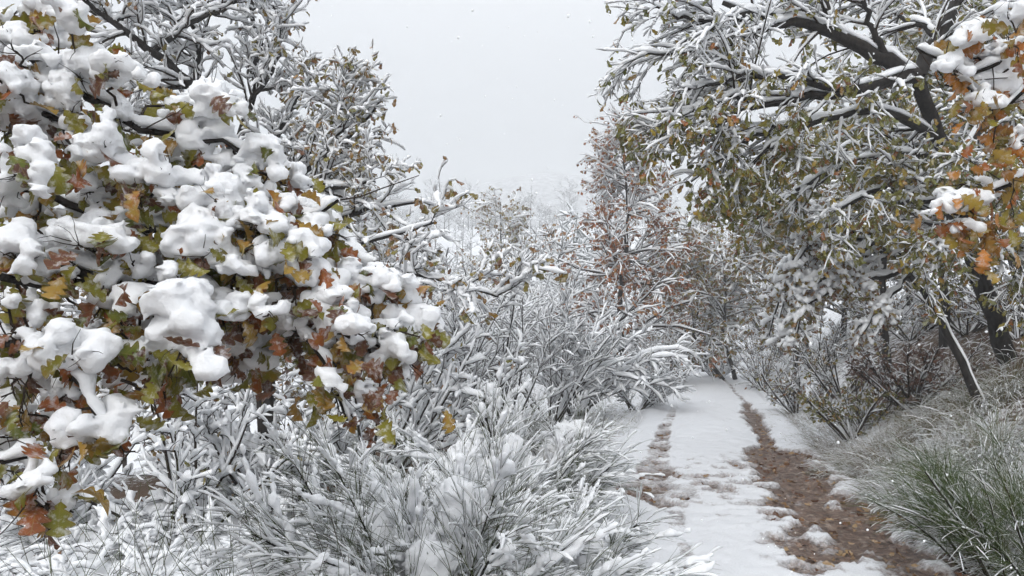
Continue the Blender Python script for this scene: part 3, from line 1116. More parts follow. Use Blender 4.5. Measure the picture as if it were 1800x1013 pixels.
# ------------------------------------------------------------------ the oak behind it on the left
rg = np.random.default_rng(31)
D = 8.5
bp0 = at(475, 760, D)
bp0[2] = gz(bp0[0], bp0[1])
limbs = [([(475, 700, D), (460, 480, D), (430, 330, D), (400, 230, D)], .11, .07),
         ([(405, 240, D), (345, 150, D - .1), (270, 90, D - .3), (200, 42, D - .5), (150, 0, D - .6), (110, -40, D - .7)], .07, .02),
         ([(415, 265, D), (440, 180, D + .2), (455, 100, D + .3), (445, 20, D + .3), (430, -60, D + .3)], .05, .02),
         ([(430, 320, D), (490, 240, D), (520, 180, D + .2), (545, 150, D + .2)], .04, .012),
         ([(435, 360, D), (520, 320, D - .3), (590, 260, D - .3), (640, 210, D - .3), (668, 178, D - .3)], .045, .01),
         ([(450, 420, D), (540, 400, D - .4), (620, 375, D - .6), (690, 362, D - .7), (740, 355, D - .8)], .045, .01),
         ([(400, 240, D), (330, 225, D + .3), (260, 200, D + .5), (200, 215, D + .5)], .04, .012),
         ([(345, 150, D - .1), (350, 80, D), (330, 10, D + .1), (320, -50, D + .1)], .04, .015),
         ([(270, 90, D - .3), (330, 45, D - .2), (400, 10, D - .2), (450, -30, D - .2)], .035, .012),
         ([(455, 470, D), (560, 470, D - .3), (650, 490, D - .5), (700, 515, D - .5)], .04, .01),
         ([(430, 330, D), (500, 290, D + .4), (560, 280, D + .6), (610, 300, D + .6)], .04, .01),
         ([(440, 180, D + .2), (480, 120, D), (500, 60, D), (480, 10, D)], .03, .01),
         ([(520, 320, D - .3), (560, 330, D - .6), (620, 330, D - .8), (660, 320, D - .8)], .03, .01),
         ([(455, 450, D), (540, 440, D), (610, 440, D + .2), (680, 440, D + .3)], .035, .01),
         ([(600, 260, D - .3), (600, 220, D - .3), (590, 180, D - .3), (595, 150, D - .3)], .02, .008),
         ([(200, 42, D - .5), (230, 10, D - .3), (260, -20, D - .3)], .025, .01),
         ([(450, 470, D), (560, 450, 7.6), (650, 425, 6.9), (720, 402, 6.5), (762, 392, 6.4)], .03, .008),
         ([(455, 490, D), (560, 475, 7.6), (660, 468, 6.8), (740, 480, 6.4), (800, 497, 6.2), (875, 522, 6.1)], .03, .007),
         ([(345, 150, D - .1), (280, 160, D + .2), (220, 130, D + .3), (170, 120, D + .3)], .03, .01)]
L0 = [pxpoly([(a, b_, c_) for a, b_, c_ in l], 12, r0, r1, rg, .015) for l, r0, r1 in limbs]
P0 = np.concatenate([p for p, r in L0])
R0 = np.concatenate([r for p, r in L0])
P0[0] += (bp0 - P0[0, 0]) * np.clip(1 - np.arange(12) / 6, 0, 1)[:, None] ** 1.3
P1, R1 = spawn(P0[1:], R0[1:], 13, 8, .75, rg, (30, 65), .14, 0, .04, tr=(.12, 1), rf=.5, rmin=.006, rmax=.014)
P2, R2 = spawn(P1, R1, 8, 5, .36, rg, (30, 65), .22, 0, .04, tr=(.15, 1), rf=.6, rmin=.0035)
P3, R3 = spawn(P2, R2, 2, 3, .15, rg, (30, 65), .2, 0, .03, tr=(.3, 1), rf=.7, rmin=.0028)
t = thing("oak_tree", "oak with dark slanting limb and lace of snowy twigs behind the near oak", "tree", bp0)
gate = lambda p: rg.random(len(p)) < np.where((p[:, 0] / p[:, 1] > -.29) | (p[:, 2] < 2.2), .95, .14)
finish_tree(t, bp0, [(P0[:1], R0[:1]), (P0[1:], R0[1:]), (P1, R1), (P2, R2), (P3, R3)], True, rg, snow=(.02, .026, .024, .022, .020), nleaf=3600, lsize=(.06, .10), single=260,
            leafmat='leaf_dull', breakup=.28, leaf_gate=gate, coarse=4)

# ------------------------------------------------------------------ the oak that arches over the track from the right
rg = np.random.default_rng(41)
D = 7.6
tb = at(1775, 590, 9.2)
tb[2] = gz(tb[0], tb[1]) - .05
limbs = [([(1775, 590, 9.2), (1740, 500, 9.0), (1695, 400, 8.7), (1680, 300, 8.4), (1640, 215, 8.0), (1612, 135, D)], .115, .07),
         ([(1612, 135, D), (1560, 105, D - .1), (1500, 78, D - .2), (1455, 48, D - .3), (1400, 36, D - .4), (1330, 28, D - .5), (1270, 5, D - .5)], .085, .02),
         ([(1612, 135, D), (1550, 146, D - .2), (1487, 162, D - .4), (1417, 173, D - .5), (1342, 179, D - .6), (1283, 200, D - .7), (1230, 240, D - .7)], .07, .012),
         ([(1400, 36, D - .4), (1345, 55, D - .5), (1283, 75, D - .6), (1220, 92, D - .7), (1160, 100, D - .7), (1110, 92, D - .7)], .034, .006),
         ([(1455, 50, D - .3), (1452, 0, D - .3), (1440, -60, D - .2)], .05, .03),
         ([(1640, 240, 8.0), (1560, 195, 7.8), (1490, 200, 7.6), (1425, 212, 7.4), (1342, 267, 7.2), (1270, 335, 7.1)], .05, .01),
         ([(1660, 280, 8.3), (1570, 270, 8.2), (1490, 290, 8.1), (1400, 330, 8.0), (1320, 390, 7.9)], .05, .01),
         ([(1680, 320, 8.4), (1600, 310, 8.0), (1520, 340, 7.7), (1450, 390, 7.6)], .045, .01),
         ([(1612, 135, D), (1650, 60, 7.8), (1690, 0, 8.0), (1720, -60, 8.2)], .08, .05),
         ([(1680, 300, 8.4), (1730, 220, 8.6), (1790, 130, 8.8), (1850, 40, 9)], .07, .03),
         ([(1560, 105, D - .1), (1530, 40, D - .2), (1510, -30, D - .2)], .04, .02),
         ([(1330, 28, D - .5), (1260, 40, D - .6), (1190, 30, D - .7), (1150, 10, D - .7)], .03, .008),
         ([(1487, 162, D - .4), (1420, 150, D - .6), (1350, 130, D - .8), (1270, 140, D - .9), (1180, 170, D - .9)], .035, .008),
         ([(1342, 179, D - .6), (1290, 170, D - .8), (1220, 195, D - .9), (1160, 240, D - .9)], .03, .007),
         ([(1690, 400, 8.7), (1640, 350, 8.2), (1590, 350, 8.0), (1540, 385, 7.9)], .04, .01),
         ([(1425, 212, 7.4), (1350, 225, 7.2), (1280, 270, 7.0), (1215, 320, 6.9)], .025, .007),
         ([(1690, 380, 8.7), (1740, 330, 8.4), (1790, 330, 8.2)], .04, .012),
         ([(1695, 400, 8.7), (1660, 400, 8.1), (1640, 430, 7.8), (1620, 470, 7.7)], .03, .01),
         ([(1720, 450, 8.9), (1750, 420, 8.3), (1780, 440, 8.0), (1800, 480, 7.9)], .03, .01),
         ([(1680, 330, 8.4), (1700, 280, 7.8), (1720, 270, 7.5), (1750, 290, 7.3)], .03, .01),
         ([(1640, 220, 8.0), (1600, 230, 8.6), (1540, 240, 9.1), (1470, 270, 9.4), (1400, 300, 9.6)], .04, .01),
         ([(1650, 60, 7.8), (1590, 30, 8.4), (1540, 10, 8.8)], .04, .012)]
L0 = [pxpoly(l, 14, r0, r1, rg, .015) for l, r0, r1 in limbs]
P0 = np.concatenate([p for p, r in L0])
R0 = np.concatenate([r for p, r in L0])
P0[0] += (tb - P0[0, 0]) * np.clip(1 - np.arange(14) / 9, 0, 1)[:, None]
P1, R1 = spawn(P0[1:], R0[1:], 14, 8, .85, rg, (22, 55), .09, .13, 0, tr=(.12, 1), rf=.45, rmin=.005, rmax=.012)
P2, R2 = spawn(P1, R1, 6, 5, .38, rg, (24, 52), .12, .12, 0, tr=(.15, 1), rf=.6, rmin=.003)
P3, R3 = spawn(P2, R2, 3, 3, .16, rg, (25, 55), .12, .1, 0, tr=(.3, 1), rf=.7, rmin=.0025)
t = thing("oak_tree", "big oak arching over the track from the right, green and yellow leaves hanging", "tree", tb)


def gate(p):
    px = p[:, 0] / p[:, 1] * F + 900
    py = 506.5 - (p[:, 2] - EYE) / p[:, 1] * F
    return rg.random(len(p)) < np.clip(.10 + .9 * sstep(40, 330, py + (px - 1300) * .22), 0, 1)


finish_tree(t, tb, [(P0[:1], R0[:1]), (P0[1:], R0[1:]), (P1, R1), (P2, R2), (P3, R3)], True, rg, snow=(.015, .027, .019, .0155, .013), nleaf=11000, lsize=(.065, .105), single=300,
            leafmat='leaf_green', breakup=.33, leaf_gate=gate, down=(.45, .98), coarse=4)

# ------------------------------------------------------------------ small tree bent over the bank
rg = np.random.default_rng(51)
D = 8.6
tb = at(1727, 645, 8.0)
tb[2] = gz(tb[0], tb[1]) - .04
limbs = [([(1727, 645, 8.0), (1690, 580, 8.1), (1645, 500, 8.3), (1605, 465, 8.4), (1550, 420, 8.5), (1490, 412, 8.6), (1440, 440, 8.6)], .052, .014),
         ([(1605, 468, 8.4), (1560, 485, 8.3), (1500, 505, 8.2), (1450, 515, 8.2), (1400, 545, 8.2)], .03, .008),
         ([(1607, 468, 8.4), (1575, 515, 8.2), (1540, 550, 8.1), (1515, 590, 8.1)], .025, .008),
         ([(1550, 420, 8.5), (1480, 395, 8.7), (1410, 430, 8.8), (1370, 510, 8.8), (1352, 590, 8.8)], .03, .007),
         ([(1490, 412, 8.6), (1430, 420, 8.4), (1390, 480, 8.3), (1370, 560, 8.3)], .025, .007),
         ([(1550, 420, 8.5), (1500, 450, 8.3), (1450, 480, 8.2), (1410, 530, 8.2), (1395, 600, 8.2)], .025, .007),
         ([(1590, 450, 8.4), (1540, 440, 8.8), (1470, 460, 9.0), (1430, 540, 9.0)], .025, .007)]
L0 = [pxpoly(l, 12, r0, r1, rg, .012) for l, r0, r1 in limbs]
P0 = np.concatenate([p for p, r in L0])
R0 = np.concatenate([r for p, r in L0])
P0[0] += (tb - P0[0, 0]) * np.clip(1 - np.arange(12) / 8, 0, 1)[:, None]
P1, R1 = spawn(P0[3:], R0[3:], 20, 6, .45, rg, (30, 75), .15, .2, 0, tr=(.1, 1), rf=.5, rmin=.004, rmax=.008)
P1b, R1b = spawn(P0[1:3], R0[1:3], 8, 6, .35, rg, (30, 75), .15, .25, 0, tr=(.4, 1), rf=.5, rmin=.004, rmax=.008)
P1, R1 = np.concatenate([P1, P1b]), np.concatenate([R1, R1b])
P2, R2 = spawn(P1, R1, 9, 5, .17, rg, (30, 70), .2, .2, 0, tr=(.2, 1), rf=.6, rmin=.003)
t = thing("bent_tree", "slender tree bent in an arc from the bank, crown bowed with snow clumps", "tree", tb)
finish_tree(t, tb, [(P0[:1], R0[:1]), (P0[1:], R0[1:]), (P1, R1), (P2, R2)], True, rg, snow=(.022, .030, .034, .033), nleaf=1700, lsize=(.05, .08), single=150, leafmat='leaf_dull', breakup=.3, tall=1.1)


# ------------------------------------------------------------------ trees with an upright trunk, at middle distance
def upright(name, label, base, H, spread, seed, leafmat=None, nleaf=0, lsize=(.07, .11), snow=(.02, .034, .036, .034), shape='cone', droop=.12, cat="tree", n1=46, n2=7, n3=3, lean=(0, 0), trunk_r=None,
            clear=.12, group=None, trunks=1, breakup=.3, single=0, leaf_top=9):
    rg = np.random.default_rng(seed)
    base = np.array([base[0], base[1], gz(base[0], base[1]) - .05])
    t = thing(name, label, cat, base, group)
    r0 = trunk_r or H * .016
    tp, trr = [], []
    for k in range(trunks):
        off = np.array([rg.normal() * .25, rg.normal() * .2, 0]) * (trunks > 1)
        top = base + off * 4 + (lean[0] * H + rg.normal() * .15 * (trunks > 1), lean[1] * H, H * (1 - .12 * k))
        P, R = poly([base + off, base + off * 2 + (top - base) * .33 + rg.normal(size=3) * H * .015, (base + 2 * top) / 3 + rg.normal(size=3) * H * .02, top], 16, r0, r0 * .1, rg, H * .004)
        tp.append(P)
        trr.append(R)
    P0, R0 = np.concatenate(tp), np.concatenate(trr)
    P1, R1 = spawn(P0, R0, n1 // trunks, 8, spread, rg, (50, 85), .12, droop, .05, tr=(clear, 1), rf=.45, rmin=.007, rmax=.035, tipshort=.9 if shape == 'cone' else .35)
    P2, R2 = spawn(P1, R1, n2, 5, spread * .42, rg, (30, 65), .18, droop, .02, tr=(.15, 1), rf=.6, rmin=.005)
    P3, R3 = spawn(P2, R2, n3, 3, spread * .2, rg, (30, 65), .2, droop, 0, tr=(.25, 1), rf=.7, rmin=.004)
    finish_tree(t, base, [(P0, R0), (P1, R1), (P2, R2), (P3, R3)], True, rg, snow=snow, nleaf=nleaf, lsize=lsize, leafmat=leafmat, sides=(8, 4, 3, 3), ssides=(7, 5, 4, 4), trunk_levels=1, breakup=breakup, single=single, coarse=2 if base[1] < 18 else 1, leaf_gate=(lambda p: rg.random(len(p)) > .6 * (p[:, 2] > base[2] + H * leaf_top)))
    return t


def xat(px, d):
    return (px - 900) / F * d


upright("oak_tree", "russet-leaved oak with a thin bare top left of the track", (xat(1096, 21), 21), 7.2, 2.8, 61, 'leaf_russet', 8000, (.08, .13), droop=.2, clear=.2, n1=54, leaf_top=.7)
upright("oak_tree", "twin-trunked oak with brown and olive leaves right of the track bend", (xat(1305, 23), 23), 4.6, 2.2, 62, 'leaf_dull', 6500, (.08, .13), shape='round', droop=.18, trunks=2, n1=60, clear=.25)
upright("oak_tree", "brownish oak between the russet oak and the twin-trunked oak", (xat(1235, 30), 30), 4.2, 2.2, 63, 'leaf_russet', 4000, (.09, .14), shape='round', droop=.12, n1=50)
upright("oak_tree", "snowy oak above the track bend, below the arching oak's branches", (xat(1400, 17), 17), 4.2, 1.9, 64, 'leaf_dull', 4500, (.07, .11), shape='round', droop=.16, n1=50, clear=.3)
upright("oak_tree", "dark trunked oak on the bank behind the bent tree", (xat(1560, 13), 13), 4.8, 1.9, 65, 'leaf_green', 5000, (.07, .1), shape='round', droop=.12, n1=46, clear=.35)
upright("oak_tree", "slim oak on the bank behind the big arching oak's trunk", (xat(1660, 12), 12), 5.2, 1.8, 66, 'leaf_green', 4500, (.07, .1), shape='round', droop=.1, n1=46, clear=.35)
upright("oak_tree", "dark trunk near the right edge behind the orange leaves", (xat(1790, 11), 11), 5.0, 1.7, 67, 'leaf_green', 4000, (.07, .1), shape='round', droop=.1, n1=40, clear=.4)
upright("oak_tree", "small oak with olive tufts standing alone in the middle distance", (xat(880, 36), 36), 8.6, 3.6, 68, 'leaf_dull', 2600, (.12, .18), snow=(.03, .04, .045, .04), droop=.06, n1=40)


upright("oak_tree", "snowy oak high on the bank at far right, behind the other trunks", (xat(1730, 17), 17), 5.5, 2.2, 161, 'leaf_green', 3500, (.08, .12), shape='round', droop=.1, n1=44, clear=.15)
upright("oak_tree", "oak filling the gap on the bank right of the bowed crown", (xat(1600, 19), 19), 5.0, 2.4, 162, 'leaf_dull', 3500, (.08, .12), shape='round', droop=.12, n1=44, clear=.15)
upright("oak_tree", "oak on the bank behind the bowed crown", (xat(1480, 20), 20), 5.0, 2.3, 163, 'leaf_dull', 3500, (.08, .12), shape='round', droop=.12, n1=44, clear=.12)
upright("oak_tree", "low bushy oak behind the lower branches of the left oak", (xat(560, 13), 13), 3.4, 1.7, 164, 'leaf_dull', 2000, (.07, .1), shape='round', droop=.1, n1=44, clear=.08)
upright("oak_tree", "low bushy oak glimpsed between the near oak's branches", (xat(300, 11), 11), 3.2, 1.7, 165, 'leaf_dull', 2000, (.07, .1), shape='round', droop=.1, n1=44, clear=.08)
upright("oak_tree", "low bushy oak at far left behind the near oak", (xat(40, 11), 11), 3.4, 1.7, 166, 'leaf_russet', 2000, (.07, .1), shape='round', droop=.1, n1=44, clear=.08)


# ------------------------------------------------------------------ bare shrubs
SHRUB_SNOW = 1.6


def shrub(name, label, base, H, n, seed, spreadang=35, arch=0.0, bias=(0, 0), snow=(.014, .013, .012), k1=9, k2=5, L1=.32, L2=.14, cat="shrub", group=None, r=.017, leafmat=None, nleaf=0, lsize=(.05, .08), rad=.15, keep=.95, up=.03,
          bark='twig', breakup=.27):
    rg = np.random.default_rng(seed)
    base = np.array([base[0], base[1], gz(base[0], base[1]) - .04])
    t = thing(name, label, cat, base, group)
    a = rg.uniform(0, 2 * np.pi, n)
    s = np.radians(spreadang) * np.sqrt(rg.random(n))
    d = unit(np.stack([np.sin(s) * np.cos(a) + bias[0], np.sin(s) * np.sin(a) + bias[1], np.cos(s)], 1))
    p = base + np.stack([np.cos(a), np.sin(a), 0 * a], 1) * rad * rg.random((n, 1))
    L = H * rg.uniform(.65, 1.15, (n, 1))
    pts = [p]
    m_ = 9
    for j in range(1, m_):
        p = p + d * L / (m_ - 1)
        pts.append(p)
        d = d + rg.normal(size=d.shape) * .06 + np.array([bias[0] * .12, bias[1] * .12, 0])
        d[:, 2] -= arch * j / m_
        d = unit(d)
    P0 = np.stack(pts, 1)
    R0 = r * rg.uniform(.6, 1.2, (n, 1)) * np.linspace(1, .3, m_)[None]
    P1, R1 = spawn(P0, R0, k1, 6, L1 * H, rg, (20, 55), .12, arch * .4, up, tr=(.2, 1), rf=.55, rmin=.0062)
    P2, R2 = spawn(P1, R1, k2, 5, L2 * H, rg, (25, 60), .15, arch * .3, up, tr=(.2, 1), rf=.7, rmin=.0048)
    finish_tree(t, base, [(P0, R0), (P1, R1), (P2, R2)], True, rg, bark=bark, snow=tuple(q * SHRUB_SNOW for q in snow), sides=(6, 3, 3), ssides=(6, 5, 4), trunk_levels=1, coarse=2 if base[1] < 9 else 1, keep=keep, nleaf=nleaf, lsize=lsize, leafmat=leafmat, breakup=breakup)
    return t


shrub("bare_shrub", "tall bare shrub of upright dark stems in the middle of the picture", (xat(870, 11), 11), 2.6, 13, 71, 34, k1=11, k2=5, r=.019, snow=(.010, .012, .011), breakup=.38, bark='bark')
shrub("bare_shrub", "snowy bare shrub left of the upright dark-stemmed shrub", (xat(745, 10), 10), 2.2, 12, 72, 40, k1=10, k2=5, r=.016, snow=(.016, .018, .016), breakup=.34, bark='bark')
shrub("bare_shrub", "bare shrub with snow-laced twigs right of the upright dark-stemmed shrub", (xat(970, 13), 13), 2.6, 13, 73, 38, k1=10, k2=5, snow=(.018, .02, .018))
shrub("bare_shrub", "bowed shrub with arching snow-laden boughs left of the russet oak's trunk", (xat(1015, 14.5), 14.5), 2.4, 16, 74, 45, arch=.36, bias=(.08, 0), snow=(.03, .028, .025), k1=9, k2=4, L1=.28)
shrub("bare_shrub", "thicket of white twigs just right of the near oak's branch tips", (xat(650, 8), 8), 1.9, 14, 75, 46, k1=10, k2=4, snow=(.022, .024, .022), leafmat='leaf_dull', nleaf=160)
shrub("bare_shrub", "dim bare shrub behind the lower left branches of the near oak", (xat(330, 6.5), 6.5), 1.5, 14, 76, 50, k1=9, k2=4, leafmat='leaf_dull', nleaf=120, snow=(.022, .024, .022))
shrub("bare_shrub", "snow-laden shrub at the far left behind the hanging oak leaves", (xat(90, 6.5), 6.5), 1.5, 14, 77, 50, k1=9, k2=4, snow=(.022, .024, .022))
shrub("bare_shrub", "pale shrub of fine twigs beside the track end", (xat(1150, 20), 20), 2.0, 18, 78, 40, k1=8, k2=4, arch=.1)
shrub("bare_shrub", "low frosted shrub on the verge left of the track", (xat(1120, 15), 15), 1.1, 18, 79, 55, k1=8, k2=4)
shrub("bare_shrub", "snow-matted shrub at the foot of the twin-trunked oak", (xat(1260, 24), 24), 1.3, 18, 80, 55, k1=8, k2=4, arch=.2)
shrub("leafy_shrub", "low shrub with dark red-brown leaves under the bent tree", (xat(1610, 9.4), 9.4), .95, 18, 81, 55, k1=8, k2=4, snow=(.006, .005, .004), leafmat='leaf_dark', nleaf=1100, lsize=(.04, .07), keep=.5)
shrub("leafy_shrub", "dark green shrub low on the bank beneath the bowed crown", (xat(1500, 9.8), 9.8), .9, 18, 82, 60, k1=8, k2=4, snow=(.006, .005, .004), leafmat='leaf_green', nleaf=1200, lsize=(.04, .07), keep=.5)
shrub("bare_shrub", "rounded snowy shrub in front of the far wood", (xat(800, 22), 22), 2.8, 14, 83, 42, k1=10, k2=4, snow=(.02, .02, .02))
shrub("bare_shrub", "wide snowy shrub on the slope below the far wood", (xat(1010, 24), 24), 3.4, 16, 84, 42, k1=10, k2=4, snow=(.02, .02, .02))
shrub("bare_shrub", "snowy thicket on the slope behind the near oak's tips", (xat(690, 17), 17), 2.9, 16, 85, 44, k1=10, k2=4, snow=(.02, .02, .02))
for px, d, H, sd, lb in ((1480, 12.5, 1.1, 181, "dark twiggy shrub on the bank under the bowed crown"), (1700, 12, 1.2, 182, "twiggy shrub between the trunks on the right bank"), (1600, 14.5, 1.3, 183, "twiggy shrub higher on the bank behind the red-brown shrub"),
                        (1400, 14, 1.0, 184, "low twiggy shrub on the verge below the snowy oak"), (1790, 10, 1.2, 185, "twiggy shrub at the right edge under the big oak"), (1345, 19, 1.4, 187, "twiggy shrub on the snowy slope right of the twin-trunked oak"), (1370, 24, 2.0, 188, "tall twiggy shrub uphill of the track bend"), (1330, 28, 2.4, 189, "frosted thicket behind the twin trunks"), (1440, 17, 1.6, 190, "frosted shrub uphill of the bowed crown"),
                        (1540, 17, 1.5, 186, "twiggy thicket on the skyline of the bank")):
    shrub("bare_shrub", lb, (xat(px, d), d), H, 16, sd, 55, k1=9, k2=5, snow=(.008, .008, .007), leafmat='leaf_dull', nleaf=250, keep=.6)
shrub("bare_shrub", "broad thicket low at left behind the brambles", (xat(480, 7.2), 7.2), 1.3, 16, 86, 55, k1=9, k2=4, snow=(.024, .024, .022))


# ------------------------------------------------------------------ broom
WEBS = []
_rg = np.random.default_rng(88)
for _ in range(10):
    k = 8
    tx_ = np.linspace(-.13, .13, k)
    q = np.stack([tx_, _rg.normal(size=k) * .018 + np.linspace(-.03, .03, k) * _rg.normal(), _rg.normal(size=k) * .007], 1)
    V, fc = lump_mesh(np.concatenate([q, _rg.uniform(.014, .034, (k, 1)) * (1 - .5 * np.abs(tx_[:, None]) / .13)], 1), .0065, .012, _rg, 1.8, 3.5)
    WEBS.append(mesh_data("snow_clump", V, fc, M['snow']))


def broom(name, label, base, H, nw, per, seed, bias=(0, 0), spread=60, mat='broom', snow=.011, L=.5, lump=0, keep=.6, width=.25, droop=.20, cat="shrub", rs=.0024, mound=0):
    rg = np.random.default_rng(seed)
    base = np.array([base[0], base[1], gz(base[0], base[1]) - .03])
    t = thing(name, label, cat, base)
    a = rg.uniform(0, 2 * np.pi, nw)
    s = np.radians(spread) * np.sqrt(rg.random(nw))
    d = unit(np.stack([np.sin(s) * np.cos(a) + bias[0], np.sin(s) * np.sin(a) + bias[1], np.cos(s)], 1))
    p = base + np.stack([np.cos(a), np.sin(a), 0 * a], 1) * width * rg.random((nw, 1))
    Ln = H * rg.uniform(.5, 1.0, (nw, 1))
    pts = [p]
    for j in range(1, 8):
        p = p + d * Ln / 7
        pts.append(p)
        d = d + rg.normal(size=d.shape) * .05 + np.array([bias[0] * .1, bias[1] * .1, -.05])
        d = unit(d)
    P0 = np.stack(pts, 1)
    R0 = rg.uniform(.006, .012, (nw, 1)) * np.linspace(1, .4, 8)[None]
    wd, st, sn = Geo(), Geo(), Geo()
    wd.add(*tubes(P0, R0, 6))
    sn.add(*snow_tubes(P0, R0, snow * 1.6, rg, 6))
    P1, R1 = spawn(P0, R0, per, 7, L, rg, (12, 48), .06, droop, .0, tr=(.25, 1), rf=.35, rmin=rs * .8, rmax=rs * 1.2, tipshort=.25, taper=.5)
    st.add(*tubes(P1, R1, 3))
    sn.add(*snow_tubes(P1, R1, snow, rg, 4, m=14, keep=keep, breakup=.50))
    P2, R2 = spawn(P1, R1, 2, 5, L * .55, rg, (10, 30), .03, droop, 0, tr=(.15, .7), rf=.8, rmin=.0013)
    st.add(*tubes(P2, R2, 3))
    sn.add(*snow_tubes(P2, R2, snow * .9, rg, 3, m=9, keep=keep * .8, breakup=.50))
    wd.build("branch", M['bark'] if mat == 'broom' else M['twig'], t, base)
    st.build("stems", M[mat], t, base)
    sn.build("snow", M['snow'], t, base)
    if mound:
        nb_ = 46
        aa = rg.uniform(0, 2 * np.pi, nb_)
        q = np.sqrt(rg.random(nb_))
        mx_, my_ = mound * q * np.cos(aa) + bias[0] * .8, mound * .75 * q * np.sin(aa)
        mz = (1 - .75 * q ** 2) * H * .60 * rg.uniform(.55, 1.1, nb_)
        bl_ = np.stack([base[0] + mx_, base[1] + my_, base[2] + mz, rg.uniform(.06, .15, nb_)], 1)
        c_ = bl_[:, :3] - (0, 0, .14)
        bl_ = np.concatenate([bl_, np.concatenate([c_, bl_[:, 3:] * .9], 1)])
        V, fc = lump_mesh(bl_, .024, .055, rg, 1.1, 5.0)
        o = mesh_obj("snow_mound", V, fc, M['snow'], t, True, base)
    for _ in range(lump):
        a_ = P1[rg.integers(0, len(P1))]
        c, ax = a_[rg.integers(1, 5)], unit(a_[4] - a_[1])
        o = link(bpy.data.objects.new("snow_clump", WEBS[rg.integers(0, len(WEBS))]), t)
        sc = rg.uniform(.6, 1.5)
        o.location = tuple(c - base + (0, 0, .006))
        q = Vector(ax).to_track_quat('X', 'Z')
        o.rotation_mode = 'QUATERNION'
        o.rotation_quaternion = q
        o.scale = (sc * rg.uniform(.8, 1.6), sc, sc * .85)
    return t


broom("broom_bush", "large broom bush of thin green stems weighed down by snow beside the track", (xat(790, 4.3), 4.3), 1.15, 44, 36, 91, bias=(.10, -.02), spread=62, lump=300, L=.52, snow=.012, width=.42, mound=.85)
broom("broom_bush", "broom stems with upright bare tips in front of the brambles", (xat(540, 3.9), 3.9), .75, 14, 16, 92, spread=55, lump=90, L=.45, snow=.008, width=.3, keep=.45, mound=.45)
broom("broom_bush", "snow-flattened broom sprawling behind the large broom bush", (xat(860, 6.2), 6.2), 1.25, 28, 24, 93, bias=(.02, 0), spread=58, lump=160, L=.5, snow=.013, width=.5, mound=.8)
broom("broom_bush", "drooping broom on the verge where its stems overhang the track edge", (xat(960, 4.9), 4.9), .62, 20, 22, 94, bias=(.08, -.1), spread=62, lump=120, L=.4, snow=.011, width=.3, mound=.45)
broom("broom_bush", "fan of snowy broom on the left verge farther down the track", (xat(1010, 9.2), 9.2), .8, 20, 18, 95, spread=50, L=.42, snow=.011, width=.4, mound=.4)
broom("broom_bush", "dark green broom at the lower right edge", (xat(1815, 4.9), 4.9), 1.0, 40, 48, 96, bias=(-.12, 0), spread=40, mat='broom_green', L=.36, snow=.003, width=.4, keep=.22, droop=.14, rs=.0018)


# ------------------------------------------------------------------ grass tussocks on the right bank
def tussock(base, H, n, seed, label, bias=(-.35, -.25), snow=.005, keep=.6, rad=.3, mat='grass', group=None, bend=.42):
    rg = np.random.default_rng(seed)
    bx, by = base
    bz = gz(bx, by)
    t = thing("grass_tussock", label, "grass", (bx, by, bz), group)
    a = rg.uniform(0, 2 * np.pi, n)
    q = rad * np.sqrt(rg.random(n))
    x, y = bx + q * np.cos(a), by + q * np.sin(a)
    p = np.stack([x, y, height(x, y) - .01], 1)
    d = unit(np.stack([np.cos(a) * .45 + bias[0] * .6, np.sin(a) * .45 + bias[1] * .6, 0 * a + 1], 1) + rg.normal(size=(n, 3)) * .26)
    L = H * rg.uniform(.5, 1.15, (n, 1))
    pts = [p]
    for j in range(1, 7):
        p = p + d * L / 6
        pts.append(p)
        d = d + np.stack([np.cos(a) * .10 + bias[0] * .22, np.sin(a) * .10 + bias[1] * .22, 0 * a - bend * j / 5], 1)
        d = unit(d)
    P = np.stack(pts, 1)[:, [0, 2, 4, 5, 6]]
    R = np.full((n, 1), .0015) * np.array([1, .95, .7, .5, .25])[None]
    bl, sn = Geo(), Geo()
    bl.add(*tubes(P, R, 3))
    sn.add(*snow_tubes(P, R, snow, rg, 3, m=7, keep=keep, breakup=.40))
    bl.build("blades", M[mat], t, (bx, by, bz))
    sn.build("snow", M['snow'], t, (bx, by, bz))
    return t


TUS = [(1640, 4.9, .75, 520, "frosted tussock leaning over the rut at lower right"), (1560, 5.6, .6, 420, "pale tussock beside the bare gravel, left of the lower right tussock"),
       (1720, 4.4, .8, 560, "tall green and white tussock nearest the camera at the right"), (1700, 5.8, .75, 480, "frosted tussock halfway up the bank at the right"),
       (1560, 6.8, .65, 420, "white-bladed tussock at the foot of the bank"), (1650, 6.9, .7, 440, "frosted tussock below the bent tree's trunk"),
       (1460, 8.2, .6, 420, "greenish tussock beside the puddled rut, mid track"), (1530, 8.4, .6, 400, "dull green tussock below the red-brown shrub"),
       (1400, 9.4, .5, 340, "dark tussock at the edge of the snowy verge"), (1330, 13.5, .5, 300, "small brown tussock on the verge near the track bend"),
       (1390, 12.0, .55, 320, "brown and green tussock under the bowed crown"), (1780, 5.4, .8, 480, "snow-striped tussock at the right edge above the green broom"),
       (1750, 6.8, .75, 460, "white tussock right of the bent tree's foot"), (1610, 8.0, .65, 400, "frosted grass clump uphill of the white-bladed tussock"),
       (1690, 8.2, .7, 400, "pale grass clump behind the bent tree's foot"), (1780, 8.2, .7, 400, "tall pale grass below the big oak's trunk"),
       (1460, 10.3, .55, 320, "dim tussock in the shade of the bowed crown"), (1540, 10.6, .55, 320, "shaded tussock left of the red-brown shrub"), (1660, 9.9, .6, 320, "shaded tussock right of the red-brown shrub")]
